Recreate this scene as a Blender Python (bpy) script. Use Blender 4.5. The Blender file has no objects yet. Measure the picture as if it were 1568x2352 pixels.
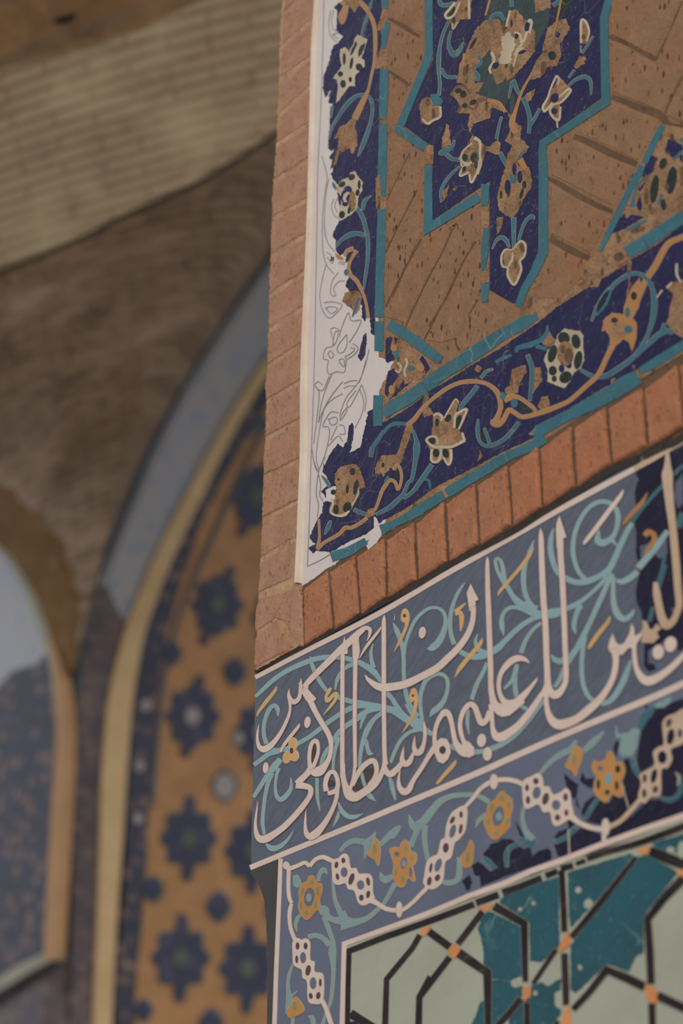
import bpy, math, random
from mathutils import Vector, Matrix
from mathutils.geometry import tessellate_polygon
SC = bpy.context.scene
COL = SC.collection
RND = random.Random(7)
# ------------------------------------------------------------------ camera
F = 85 / 36 * 2352
PITCH, ROLL, YAW = math.radians(25.07), math.radians(1.34), math.radians(56.76)
WALL = 0.0
CAM = Vector((0, 0, 1.62))
fw = Vector((-math.sin(YAW) * math.cos(PITCH), math.cos(YAW) * math.cos(PITCH), math.sin(PITCH)))
r0 = Vector((math.cos(YAW), math.sin(YAW), 0)); u0 = r0.cross(fw)
rt = math.cos(ROLL) * r0 + math.sin(ROLL) * u0
up = -math.sin(ROLL) * r0 + math.cos(ROLL) * u0
def ray(x, y):
    return fw + rt * ((x - 784) / F) + up * ((1176 - y) / F)
def at_depth(x, y, d):
    return CAM + ray(x, y) * d

class Plane:
    """a vertical wall face: X along the wall, Z up, -Y out of the face"""
    def __init__(s, p, ang):
        s.p = p; s.ang = ang
        s.ex = Vector((math.cos(ang), math.sin(ang), 0)); s.ey = Vector((-math.sin(ang), math.cos(ang), 0))
    def hit(s, x, y, off=0.0):
        d = ray(x, y)
        return CAM + d * (((s.p - CAM).dot(s.ey) - off) / d.dot(s.ey))
    def loc(s, x, y, o, off=0.0):
        q = s.hit(x, y, off) - o
        return (q.dot(s.ex), q.z)
FRONT = Plane(at_depth(600, 1300, 3.3), WALL)
CORNER = at_depth(163, 1500, 8.6)
BACK = Plane(CORNER, math.radians(90))
LEFT = Plane(CORNER, 0.0)

# ------------------------------------------------------------------ materials
KF = 0.62
def lin(c, k=KF):
    o = []
    for v in c:
        v /= 255
        v = v / 12.92 if v <= .04045 else ((v + .055) / 1.055) ** 2.4
        o.append(min(.9, v / k))
    return (*o, 1)
class NT:
    def __init__(s, name):
        s.m = bpy.data.materials.new(name); s.m.use_nodes = True
        s.t = s.m.node_tree; s.b = s.t.nodes['Principled BSDF']
        s.tc = s.t.nodes.new('ShaderNodeTexCoord')
    def n(s, kind, **kw):
        nd = s.t.nodes.new(kind)
        for k, v in kw.items():
            if k in nd.inputs.keys(): nd.inputs[k].default_value = v
            else: setattr(nd, k, v)
        return nd
    def l(s, a, b): s.t.links.new(a, b)
    def mapping(s, scale=(1, 1, 1), rot=(0, 0, 0), src='Object'):
        mp = s.n('ShaderNodeMapping'); mp.inputs['Scale'].default_value = scale; mp.inputs['Rotation'].default_value = rot
        s.l(s.tc.outputs[src], mp.inputs['Vector']); return mp.outputs[0]
    def noise(s, vec, scale, detail=4, rough=.6):
        nd = s.n('ShaderNodeTexNoise'); nd.inputs['Scale'].default_value = scale
        nd.inputs['Detail'].default_value = detail; nd.inputs['Roughness'].default_value = rough
        s.l(vec, nd.inputs['Vector']); return nd.outputs['Fac']
    def ramp(s, fac, a, b):
        nd = s.n('ShaderNodeMapRange'); nd.inputs['From Min'].default_value = a; nd.inputs['From Max'].default_value = b
        s.l(fac, nd.inputs['Value']); return nd.outputs[0]
    def mix(s, fac, a, b, mode='MIX'):
        nd = s.n('ShaderNodeMix', data_type='RGBA', blend_type=mode)
        for sock, v in ((nd.inputs[0], fac), (nd.inputs[6], a), (nd.inputs[7], b)):
            if isinstance(v, (tuple, float, int)): sock.default_value = v
            else: s.l(v, sock)
        return nd.outputs[2]
    def mul(s, a, k):
        nd = s.n('ShaderNodeMath', operation='MULTIPLY'); s.l(a, nd.inputs[0]); nd.inputs[1].default_value = k; return nd.outputs[0]
    def bump(s, h, strength, dist=.002):
        nd = s.n('ShaderNodeBump'); nd.inputs['Strength'].default_value = strength; nd.inputs['Distance'].default_value = dist
        s.l(h, nd.inputs['Height']); s.l(nd.outputs[0], s.b.inputs['Normal'])
def paint(name, c, c2=None, rough=.75, var=.25, streak=False, k=KF):
    t = NT(name); a = lin(c, k); b = lin(c2 or [v * .86 for v in c], k)
    v = t.mapping((1, 1, 1), (0, .55, 0)) if streak else t.mapping()
    if streak:
        mp = t.n('ShaderNodeMapping'); mp.inputs['Scale'].default_value = (3, 3, 16); t.l(v, mp.inputs['Vector']); v2 = mp.outputs[0]
    else: v2 = v
    n1 = t.noise(v2, 9, 5); n2 = t.noise(v, 90, 3)
    col = t.mix(t.ramp(n1, .35, .68), a, b)
    col = t.mix(t.mul(t.ramp(n2, .5, .75), var), col, lin([x * .8 for x in c], k))
    t.l(col, t.b.inputs['Base Color']); t.b.inputs['Roughness'].default_value = rough
    t.bump(n2, .12, .0012); return t.m
def glaze(name, c, c2, crack, rough=.28, k=KF, cs=26, cw=.012, spec=.35):
    t = NT(name); v = t.mapping()
    n1 = t.noise(v, 14, 4)
    dist = t.n('ShaderNodeMix', data_type='RGBA'); 
    nz = t.n('ShaderNodeTexNoise'); nz.inputs['Scale'].default_value = 18; t.l(v, nz.inputs['Vector'])
    dist.inputs[0].default_value = .03; t.l(v, dist.inputs[6]); t.l(nz.outputs['Color'], dist.inputs[7])
    vo = t.n('ShaderNodeTexVoronoi', feature='DISTANCE_TO_EDGE'); vo.inputs['Scale'].default_value = cs; t.l(dist.outputs[2], vo.inputs['Vector'])
    e = t.ramp(vo.outputs['Distance'], cw, 0)
    gate = t.ramp(t.noise(v, 7, 2), .52, .6)
    mm = t.n('ShaderNodeMath', operation='MULTIPLY'); t.l(e, mm.inputs[0]); t.l(gate, mm.inputs[1])
    m2 = t.mul(mm.outputs[0], .75)
    col = t.mix(t.ramp(n1, .35, .65), lin(c, k), lin(c2, k))
    n3 = t.noise(v, 160, 3)
    col = t.mix(t.mul(t.ramp(n3, .62, .74), .5), col, lin(crack, k))
    col = t.mix(m2, col, lin(crack, k))
    t.l(col, t.b.inputs['Base Color']); t.b.inputs['Roughness'].default_value = rough
    t.b.inputs['Specular IOR Level'].default_value = spec
    t.bump(t.noise(v, 42, 4, .55), .35, .006); return t.m
def clay(name, c, c2, dark, pits=.5, rough=.92, k=KF, sc=1, bump=.6, big=0):
    t = NT(name); v = t.mapping()
    n1 = t.noise(v, 22 * sc, 6, .65); n2 = t.noise(v, 130 * sc, 4)
    col = t.mix(t.ramp(n1, .35, .66), lin(c, k), lin(c2, k))
    mp = t.mapping((1, 1, .45))
    vo = t.n('ShaderNodeTexVoronoi'); vo.inputs['Scale'].default_value = 85 * sc; t.l(mp, vo.inputs['Vector'])
    sp = t.n('ShaderNodeMath', operation='MULTIPLY'); t.l(t.ramp(vo.outputs['Distance'], .3, .16), sp.inputs[0])
    t.l(t.ramp(t.noise(v, 30 * sc, 3), .46, .56), sp.inputs[1])
    col = t.mix(t.mul(sp.outputs[0], pits), col, lin(dark, k))
    col = t.mix(t.mul(t.ramp(n2, .55, .78), .35), col, lin([min(255, x * 1.22) for x in c], k))
    col = t.mix(t.mul(t.ramp(t.noise(v, 6 * sc, 3), .45, .7), .4), col, lin([c[0] * .98, c[1] * .84, c[2] * .7], k))
    col = t.mix(t.mul(t.ramp(t.noise(t.mapping((2.2, 2.2, .5)), 34 * sc, 3), .6, .74), .45), col, lin([min(255, x * 1.3) for x in c2], k))
    t.l(col, t.b.inputs['Base Color']); t.b.inputs['Roughness'].default_value = rough
    add = t.n('ShaderNodeMath', operation='SUBTRACT'); t.l(n2, add.inputs[0]); t.l(sp.outputs[0], add.inputs[1])
    h = add.outputs[0]
    if big:
        ad2 = t.n('ShaderNodeMath', operation='MULTIPLY_ADD'); t.l(t.noise(v, 60, 5, .6), ad2.inputs[0]); ad2.inputs[1].default_value = big; t.l(h, ad2.inputs[2]); h = ad2.outputs[0]
    t.bump(h, bump, .004); return t.m
def mottle(name, c, c2, c3, sc=6, rough=.5, k=KF, spec=.4):
    t = NT(name); v = t.mapping((1, 1, 1))
    vo = t.n('ShaderNodeTexVoronoi'); vo.inputs['Scale'].default_value = sc * 2.2; t.l(v, vo.inputs['Vector'])
    col = t.mix(t.ramp(t.noise(v, sc, 4, .7), .38, .62), lin(c, k), lin(c2, k))
    col = t.mix(t.ramp(vo.outputs['Distance'], .42, .18), col, lin(c3, k))
    t.l(col, t.b.inputs['Base Color']); t.b.inputs['Roughness'].default_value = rough; t.b.inputs['Specular IOR Level'].default_value = spec
    t.bump(t.noise(v, 30, 3), .3, .01); return t.m
def brickwork(name, c, c2, mortar, w, h, msize=.012, holes=(60, 45, 32), hole=.5, k=KF):
    t = NT(name); v = t.mapping(src='UV')
    br = t.n('ShaderNodeTexBrick'); br.inputs['Scale'].default_value = 1; br.inputs['Brick Width'].default_value = w; br.inputs['Row Height'].default_value = h
    br.inputs['Mortar Size'].default_value = msize; br.inputs['Mortar Smooth'].default_value = .3
    br.inputs['Color1'].default_value = lin(c, k); br.inputs['Color2'].default_value = lin(c2, k); br.inputs['Mortar'].default_value = lin(mortar, k)
    t.l(v, br.inputs['Vector'])
    mp = t.n('ShaderNodeMapping'); mp.inputs['Scale'].default_value = (1, 2.2, 1); t.l(v, mp.inputs['Vector'])
    col = t.mix(t.mul(t.ramp(t.noise(mp.outputs[0], 7, 5, .75), .5, .68), hole), br.outputs['Color'], lin(holes, k))
    col = t.mix(t.mul(t.ramp(t.noise(mp.outputs[0], 3.1, 3), .5, .75), .55), col, lin([min(255, x * 1.25) for x in c], k))
    t.l(col, t.b.inputs['Base Color']); t.b.inputs['Roughness'].default_value = .95
    t.bump(br.outputs['Fac'], -.5, .02); return t.m
M = {}
M['beige'] = paint('cream_paint', (192, 172, 160), (184, 163, 150))
M['oldbeige'] = paint('old_cream_glaze', (165, 138, 112), (176, 152, 130), .5)
M['slate'] = paint('slate_blue_paint', (80, 86, 101), (66, 71, 83), .62, .2, True)
M['slateb'] = paint('slate_violet_paint', (88, 94, 111), (78, 83, 100), .66, .2)
M['teal'] = paint('faded_teal_paint', (112, 144, 150), (122, 148, 148))
M['tealb'] = paint('grey_teal_paint', (108, 132, 132), (116, 136, 130))
M['pale'] = paint('pale_olive_line', (160, 152, 132))
M['ochre'] = paint('ochre_paint', (188, 146, 94), (178, 136, 84))
M['ochreb'] = paint('amber_paint', (168, 118, 64), (156, 108, 56))
M['olive'] = paint('olive_paint', (128, 122, 78))
M['plum'] = paint('plum_paint', (74, 56, 60))
M['plumline'] = paint('plum_line', (122, 96, 96))
M['black'] = paint('black_paint', (42, 38, 38), (52, 47, 46), .5)
M['strap'] = glaze('black_tile', (27, 21, 22), (42, 34, 35), (80, 70, 62), .4, spec=.1)
M['sage'] = paint('pale_sage_paint', (146, 149, 132), (138, 138, 122), .5, .15, False)
M['turq'] = glaze('turquoise_tile', (31, 77, 87), (34, 68, 76), (96, 120, 112), .3, cs=12, spec=.15)
M['knot'] = paint('orange_tile', (192, 126, 70), (172, 104, 48), .5)
M['navy'] = glaze('navy_tile', (27, 25, 60), (33, 31, 64), (118, 106, 104), .25, spec=.12)
M['navyd'] = glaze('deep_navy_tile', (21, 18, 38), (27, 24, 44), (70, 66, 66), .3, spec=.12)
M['tealt'] = glaze('teal_tile', (49, 94, 106), (44, 84, 93), (104, 126, 120), .3, cs=18, spec=.18)
M['green'] = glaze('dark_green_tile', (38, 50, 48), (48, 62, 62), (90, 90, 80), .25, spec=.15)
M['cell'] = glaze('green_black_tile', (28, 34, 32), (34, 42, 38), (80, 80, 70), .3, spec=.12)
M['amber'] = glaze('amber_tile', (152, 102, 50), (146, 104, 64), (110, 80, 50), .4)
M['redbrown'] = glaze('red_brown_tile', (92, 54, 42), (104, 66, 52), (120, 90, 70), .4)
M['ivory'] = glaze('ivory_tile', (172, 158, 136), (152, 136, 112), (130, 108, 84), .45)
M['clay'] = clay('bare_clay', (154, 120, 88), (112, 84, 60), (64, 44, 30), .9, bump=1, sc=.8, big=4)
M['infill'] = clay('fired_brick_infill', (130, 97, 69), (116, 87, 63), (50, 33, 23), 1, sc=1.35)
M['brickl'] = clay('red_brick_pale', (154, 117, 94), (138, 100, 78), (96, 60, 42), .4, sc=1.7)
M['brickr'] = clay('red_brick', (154, 102, 72), (134, 88, 62), (92, 50, 34), .4, sc=1.7)
M['mortar'] = clay('lime_mortar', (168, 138, 106), (128, 98, 72), (72, 52, 40), .6)
M['joint'] = clay('dark_joint', (78, 60, 44), (96, 72, 52), (50, 38, 28), .4)
M['plaster'] = paint('white_plaster', (186, 176, 171), (180, 169, 162), .7, .12)
M['lip'] = paint('plaster_edge_lit', (214, 188, 170))  # plaster lightened in colour for the light caught along its edge
M['pencil'] = paint('incised_line', (128, 120, 118))
M['sootshade'] = clay('soot_and_shade_black', (40, 34, 32), (52, 44, 40), (30, 26, 24), .3)  # soot black, also the colour of the painted shade strips
M['core'] = clay('wall_core', (140, 104, 76), (124, 92, 68), (80, 58, 42), .5)
KB = .62
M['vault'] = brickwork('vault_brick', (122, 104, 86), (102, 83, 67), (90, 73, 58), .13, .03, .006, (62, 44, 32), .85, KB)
M['rib'] = brickwork('lit_rib_brick', (168, 151, 126), (162, 144, 118), (136, 117, 94), .22, .026, .006, (112, 90, 68), .55, KB)  # pale brick, made lighter than the vault to paint the light on it
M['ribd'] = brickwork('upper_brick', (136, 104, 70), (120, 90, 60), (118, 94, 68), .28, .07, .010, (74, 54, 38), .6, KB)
M['bandblue'] = mottle('pale_blue_panel', (132, 136, 144), (140, 138, 140), (122, 130, 144), 5, .5, KB)
M['bandline'] = paint('dark_teal_line', (54, 66, 72), k=KB)
M['rope'] = paint('yellow_moulding', (162, 136, 96), (172, 148, 112), .6, k=KB)
M['ochreline'] = paint('ochre_moulding', (136, 102, 66), (146, 112, 76), .6, k=KB)
M['earth'] = mottle('ochre_plaster', (98, 74, 48), (88, 64, 40), (104, 82, 58), 4, .9, KB, .1)
M['niche'] = paint('ochre_tile_ground', (150, 110, 70), (130, 94, 58), .5, k=KB)
M['mosaic'] = mottle('brown_mosaic', (84, 74, 74), (64, 58, 66), (104, 86, 76), 9, .45, KB)
M['mosaicd'] = mottle('navy_mosaic', (46, 48, 66), (40, 44, 54), (104, 82, 76), 7, .45, KB)
M['medal'] = mottle('navy_medallion', (40, 44, 66), (48, 48, 64), (58, 58, 76), 6, .4, KB)
M['medalrim'] = paint('teal_rim', (62, 78, 90), k=KB)
M['medalc'] = paint('olive_centre', (78, 84, 74), k=KB)
M['medalw'] = paint('lilac_line_and_sheen', (136, 128, 128), k=KB)  # colour of the lilac line, also used to paint glaze reflections
M['rimpale'] = paint('pale_green_rim', (130, 128, 112), k=KB)
M['floor'] = paint('stone_floor', (150, 138, 120))

# ------------------------------------------------------------------ geometry helpers
CR = {'A': (560, 1400), 'B': (900, 1400), 'C': (1168, 1300), 'D': (1168, 1000), 'E': (560, 1700), 'F': (900, 1650), 'G': (850, 1000),
      'H': (580, 1952), 'I': (900, 1952), 'J': (1168, 1952), 'K': (1168, 1600),
      'U1': (600, 0), 'U2': (900, 0), 'U3': (1168, 0), 'U4': (600, 350), 'U5': (900, 350), 'U6': (1168, 350), 'U7': (600, 700),
      'U8': (900, 700), 'U9': (1168, 600), 'V': (570, 1050)}
Q = 400 / 1568
def parse(crop, s):
    """shapes in traced coordinates -> photo-plane coordinates; 'X:' switches the crop inside a shape"""
    out = []; start = crop
    for sh in s.split(';'):
        pts = []; c = start; closed = False
        for tok in sh.split():
            if tok == '@': closed = True; continue
            if tok.endswith(':'):
                c = tok[:-1]
                if not pts: start = c     # a switch at the head of a shape holds for the shapes after it
                continue
            v = [float(q) for q in tok.split(',')]
            if c == 'S': k, ox, oy = 1, 0, 0
            else: k = Q; ox, oy = CR[c]
            pts.append([ox + v[0] * k, oy + v[1] * k] + [q * k for q in v[2:4]] + v[4:])
        if pts: out.append((pts, closed))
    return out
def catmull(pts, closed=False, n=5):
    N = len(pts); out = []
    def g(i):
        if closed: return pts[i % N]
        if i < 0: return [2 * a - b for a, b in zip(pts[0], pts[1])]
        if i >= N: return [2 * a - b for a, b in zip(pts[-1], pts[-2])]
        return pts[i]
    for i in range(N if closed else N - 1):
        p0, p1, p2, p3 = g(i - 1), g(i), g(i + 1), g(i + 2)
        for j in range(n):
            t = j / n
            out.append([.5 * (2 * b + (c - a) * t + (2 * a - 5 * b + 4 * c - d) * t * t + (-a + 3 * b - 3 * c + d) * t ** 3) for a, b, c, d in zip(p0, p1, p2, p3)])
    if not closed: out.append(list(pts[-1]))
    return out
class Thing:
    def __init__(s, name, label, cat, plane, px, kind=None):
        s.plane = plane; s.o = plane.hit(*px)
        e = bpy.data.objects.new(name, None); COL.objects.link(e)
        e.location = s.o; e.rotation_euler = (0, 0, plane.ang); e.empty_display_size = .05
        e['label'] = label; e['category'] = cat
        s.e = e
LAY = .0003
BASE = .002
TICK = [0]
def tick():
    TICK[0] += 1; return (TICK[0] % 20) * 7e-6      # neighbouring pieces never share a plane exactly
class MB:
    def __init__(s, T): s.T = T; s.v = []; s.f = []; s.mi = []; s.mats = []
    def m(s, key):
        if key not in s.mats: s.mats.append(key)
        return s.mats.index(key)
    def P(s, x, y, d, ref=None):
        u, z = s.T.plane.loc(x, y, s.T.o, d if ref is None else ref); s.v.append((u, -d, z)); return len(s.v) - 1
    def face(s, idx, k): s.f.append(idx); s.mi.append(k)
    def ribbon(s, pts, closed, key, d, back=0.0, smooth=True, extra=0.0):
        k = s.m(key)
        pts = [list(p) for p in pts]
        for p in pts:
            if len(p) < 3: p.append(6 * Q)
        if len(pts) == 1: return
        q = catmull(pts, closed) if smooth and len(pts) > 2 else pts
        n = len(q); L = []; Rr = []; Lb = []; Rb = []; d += tick(); slope = 5e-5 / max(60, n)
        for i, p in enumerate(q):
            a = q[(i - 1) % n] if closed else q[max(0, i - 1)]; b = q[(i + 1) % n] if closed else q[min(n - 1, i + 1)]
            tx, ty = b[0] - a[0], b[1] - a[1]; h = math.hypot(tx, ty) or 1
            w = max(.3, p[2]) / 2 + extra
            if not smooth and 0 < i < n - 1:   # mitre at a sharp corner
                t1 = (p[0] - a[0], p[1] - a[1]); t2 = (b[0] - p[0], b[1] - p[1])
                h1 = math.hypot(*t1) or 1; h2 = math.hypot(*t2) or 1
                tx, ty = t1[0] / h1 + t2[0] / h2, t1[1] / h1 + t2[1] / h2; h = math.hypot(tx, ty) or 1
                w /= max(.45, (tx * t1[0] + ty * t1[1]) / h / h1)
            nx, ny = -ty / h * w, tx / h * w
            e = 0
            x, y = p[0], p[1]
            if extra and not closed and i in (0, n - 1):
                e = -1 if i == 0 else 1; x += e * tx / h * extra; y += e * ty / h * extra
            dd = d + slope * i
            L.append(s.P(x - nx, y - ny, dd)); Rr.append(s.P(x + nx, y + ny, dd))
            Lb.append(s.P(x - nx, y - ny, back, dd)); Rb.append(s.P(x + nx, y + ny, back, dd))
        for i in range(n if closed else n - 1):
            j = (i + 1) % n
            s.face((L[i], Rr[i], Rr[j], L[j]), k); s.face((L[i], L[j], Lb[j], Lb[i]), k); s.face((Rr[j], Rr[i], Rb[i], Rb[j]), k)
        if not closed:
            s.face((Rr[0], L[0], Lb[0], Rb[0]), k); s.face((L[-1], Rr[-1], Rb[-1], Lb[-1]), k)
    def poly(s, loops, key, d, back=0.0):
        k = s.m(key); vs = []; d += tick()
        for lp in loops: vs.append([Vector((p[0], -p[1], 0)) for p in lp])
        tri = tessellate_polygon(vs)
        top = []; bot = []
        for lp in loops:
            t0 = [s.P(p[0], p[1], d) for p in lp]; b0 = [s.P(p[0], p[1], back, d) for p in lp]
            for i in range(len(lp)):
                j = (i + 1) % len(lp); s.face((t0[i], t0[j], b0[j], b0[i]), k)
            top += t0
        for t in tri: s.face(tuple(top[i] for i in t), k)
    def slab(s, lp, key, d, inset, dep, back=0.0):
        """a block with rounded arrises: front face inset, sloped rim, straight sides"""
        k = s.m(key)
        area = sum(lp[i][0] * lp[(i + 1) % len(lp)][1] - lp[(i + 1) % len(lp)][0] * lp[i][1] for i in range(len(lp)))
        sg = 1 if area > 0 else -1
        def off(r):
            o = []
            n = len(lp)
            for i in range(n):
                a, p, b = lp[i - 2], lp[i], lp[(i + 2) % n]
                tx, ty = b[0] - a[0], b[1] - a[1]; h = math.hypot(tx, ty) or 1
                o.append((p[0] - sg * ty / h * r, p[1] + sg * tx / h * r))
            return o
        rings = [(lp, back), (lp, d - dep), (off(inset * .35), d - dep * .35), (off(inset), d)]
        ids = [[s.P(p[0], p[1], dd, d) for p in r] for r, dd in rings]
        n = len(lp)
        for a, b in zip(ids, ids[1:]):
            for i in range(n):
                j = (i + 1) % n; s.face((b[i], b[j], a[j], a[i]), k)
        tri = tessellate_polygon([[Vector((p[0], -p[1], 0)) for p in rings[-1][0]]])
        for t in tri: s.face(tuple(ids[-1][i] for i in t), k)
    def build(s, name, parent=None, smooth=False, label=None):
        me = bpy.data.meshes.new(name); me.from_pydata(s.v, [], s.f); me.update()
        for key in s.mats: me.materials.append(M[key])
        me.polygons.foreach_set('material_index', s.mi)
        import bmesh
        bm = bmesh.new(); bm.from_mesh(me); bmesh.ops.recalc_face_normals(bm, faces=bm.faces)
        bmesh.ops.dissolve_degenerate(bm, edges=bm.edges, dist=1e-6)
        bm.to_mesh(me); bm.free()
        if smooth: me.polygons.foreach_set('use_smooth', [True] * len(me.polygons))
        o = bpy.data.objects.new(name, me); COL.objects.link(o)
        o.parent = parent if parent else s.T.e
        if label: o['label'] = label
        return o
def rough(lp, amp, seg=4.0, seed=1):
    r = random.Random(seed); o = []
    for i in range(len(lp)):
        a = lp[i]; b = lp[(i + 1) % len(lp)]
        h = math.hypot(b[0] - a[0], b[1] - a[1]); n = max(1, min(400, int(h / seg)))
        for j in range(n):
            t = j / n
            o.append((a[0] + (b[0] - a[0]) * t + r.gauss(0, amp), a[1] + (b[1] - a[1]) * t + r.gauss(0, amp)))
    return o
SEED = [100]
OFF = [0.0]
def H(l): return OFF[0] + BASE + LAY * l
def rb(T, name, key, lay, crop, s, ol=None, parent=None, smooth=True, label=None):
    b = MB(T)
    for pts, cl in parse(crop, s):
        if ol: b.ribbon(pts, cl, ol[0], H(lay - .5), OFF[0], smooth, ol[1] * .25)
        b.ribbon(pts, cl, key, H(lay), OFF[0], smooth, -ol[1] * .75 if ol else 0)
    return b.build(name, parent, label=label)
def pieces(crop, s):
    for q in s.split(';'):
        if q.strip():
            t = q.split()[0]
            if t == '@': t = q.split()[1]
            if t.endswith(':'): crop = t[:-1]
            yield crop, q
def rbs(T, name, key, lay, crop, s, ol=None, parent=None, smooth=True, hold=True):
    return [rb(T, name, key, lay, c if hold else crop, q, ol, parent, smooth) for c, q in pieces(crop, s)]
def outline(lp, r):
    n = len(lp); area = sum(lp[i][0] * lp[(i + 1) % n][1] - lp[(i + 1) % n][0] * lp[i][1] for i in range(n)); sg = 1 if area > 0 else -1
    o = []
    for i in range(n):
        a, p, c = lp[i - 1], lp[i], lp[(i + 1) % n]
        tx, ty = c[0] - a[0], c[1] - a[1]; h = math.hypot(tx, ty) or 1
        o.append((p[0] + sg * ty / h * r, p[1] - sg * tx / h * r))
    return o
def pl(T, name, key, lay, crop, s, rg=0.0, sm=False, parent=None, ol=None, label=None, back=None):
    b = MB(T)
    for pts, cl in parse(crop, s):
        lp = [p[:2] for p in pts]
        if sm: lp = catmull(lp, True, 4)
        if rg: SEED[0] += 1; lp = rough(lp, rg, seed=SEED[0])
        bk = OFF[0] if back is None else back
        if ol: b.poly([outline(lp, ol[1])], ol[0], H(lay - .5), bk)
        b.poly([lp], key, H(lay), bk)
    return b.build(name, parent, label=label)
def pls(T, name, key, lay, crop, s, **kw):
    return [pl(T, name, key, lay, c, q, **kw) for c, q in pieces(crop, s)]
def ell(p, n=16):
    x, y, rx, ry = p[:4]; a = math.radians(p[4]) if len(p) > 4 else 0.0
    o = []
    for i in range(n):
        t = 2 * math.pi * i / n; c, s = rx * math.cos(t), ry * math.sin(t)
        o.append((x + c * math.cos(a) - s * math.sin(a), y + c * math.sin(a) + s * math.cos(a)))
    return o
def el(T, name, key, lay, crop, s, parent=None, ol=None, label=None):
    b = MB(T)
    for pts, cl in parse(crop, s):
        for p in pts:
            lp = ell(p)
            if ol: b.poly([ell([p[0], p[1], p[2] + ol[1], p[3] + ol[1]] + p[4:])], ol[0], H(lay - .5), OFF[0])
            b.poly([lp], key, H(lay), OFF[0])
    return b.build(name, parent, label=label)
def els(T, name, key, lay, crop, s, **kw):
    o = []
    for q in s.replace(';', ' ').split():
        if q.endswith(':'): crop = q[:-1]
        else: o.append(el(T, name, key, lay, crop, q, **kw))
    return o
#DATA
# ------------------------------------------------------------------ setting: the pier that carries the tiles
def meshobj(name, v, f, mats, kind=None, label=None, cat=None, mi=None, smooth=False):
    me = bpy.data.meshes.new(name); me.from_pydata([tuple(p) for p in v], [], f); me.update()
    for k in mats: me.materials.append(M[k])
    if mi: me.polygons.foreach_set('material_index', mi)
    import bmesh
    bm = bmesh.new(); bm.from_mesh(me); bmesh.ops.recalc_face_normals(bm, faces=bm.faces); bm.to_mesh(me); bm.free()
    if smooth: me.polygons.foreach_set('use_smooth', [True] * len(me.polygons))
    o = bpy.data.objects.new(name, me); COL.objects.link(o)
    if kind: o['kind'] = kind
    if label: o['label'] = label
    if cat: o['category'] = cat
    return o
def wall_slab(name, plane, px, extra, depth, key, front=0.0):
    """extruded wall: px = outline in photo coordinates on that face, extra(us) = further (u, z) points"""
    o = plane.p
    uz = [plane.loc(x, y, o) for x, y in px]
    uz = [(u, z + o.z) for u, z in uz] + extra([(u, z + o.z) for u, z in uz])
    tri = tessellate_polygon([[Vector((u, z, 0)) for u, z in uz]])
    n = len(uz)
    def W(u, z, y): q = plane.p + plane.ex * u + plane.ey * y; return (q.x, q.y, z)
    v = [W(u, z, -front) for u, z in uz] + [W(u, z, depth) for u, z in uz]
    f = [tuple(t) for t in tri] + [tuple(n + i for i in t) for t in tri] + [(i, (i + 1) % n, n + (i + 1) % n, n + i) for i in range(n)]
    return meshobj(name, v, f, [key], 'structure', cat='wall', label=None)
UR = FRONT.loc(1568, 1176, FRONT.p)[0] + .3
w = wall_slab('wall_right', FRONT, [(660, -60), (652, 0), (640, 266), (626, 500), (620, 680), (614, 860), (608, 1095), (600, 1250), (592, 1400), (588, 1545), (582, 1750), (576, 2003),
    (583, 2016), (595, 2034), (606, 2065), (611, 2110), (614, 2200), (613, 2352)], lambda q: [(q[-1][0], 0), (UR, 0), (UR, q[0][1] + .3), (q[0][0], q[0][1] + .3)], .5, 'core')
w['label'] = 'brick pier in the foreground carrying the tile panels'

# ------------------------------------------------------------------ brick border
T = Thing('brick_border', 'reddish bare brick border down the pier edge and along under the navy floral mosaic', 'brickwork', FRONT, (690, 1340))
b = MB(T); lp = [p[:2] for p in parse('S', "S: 655,-60 S: 645,30 636,300 628,420 621,600 615,800 609,1000 600,1250 590,1450 588,1538 700,1478 870,1388 1170,1215 1460,1048 1568,985 1760,870 1760,720 1568,815 1400,918 1230,1020 1050,1128 880,1230 770,1290 705,1340 680,1340 690,1100 697,800 706,500 714,200 722,0 724,-60")[0][0]]
b.poly([rough(lp, .8, seed=3)], 'joint', .0022, 0)  # bed darkened in colour for the shade between the upright bricks
lp = [p[:2] for p in parse('S', "S: 655,-60 645,30 636,300 628,420 621,600 615,800 609,1000 600,1250 590,1450 588,1538 692,1480 690,1346 680,1340 690,1100 697,800 706,500 714,200 722,0 724,-60")[0][0]]
b.poly([rough(lp, .8, seed=4)], 'mortar', .0055, 0); b.build('mortar_bed')
JL = [(668, -190, 730, -255), (662, -120, 726, -185), (657, -48, 722, -110), (649, 30, 721, -35), (646, 106, 720, 43), (642, 182, 713, 133), (638, 266, 712, 201), (632, 333, 711, 283), (626, 415, 709, 365), (621, 503, 706, 458), (620, 588, 704, 538),
      (617, 678, 699, 626), (615, 759, 696, 709), (611, 842, 695, 788), (608, 922, 694, 873), (605, 1008, 692, 963), (604, 1095, 690, 1054), (601, 1192, 684, 1151), (596, 1287, 677, 1238), (592, 1366, 672, 1331)]
b = MB(T); r = random.Random(5)
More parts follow.
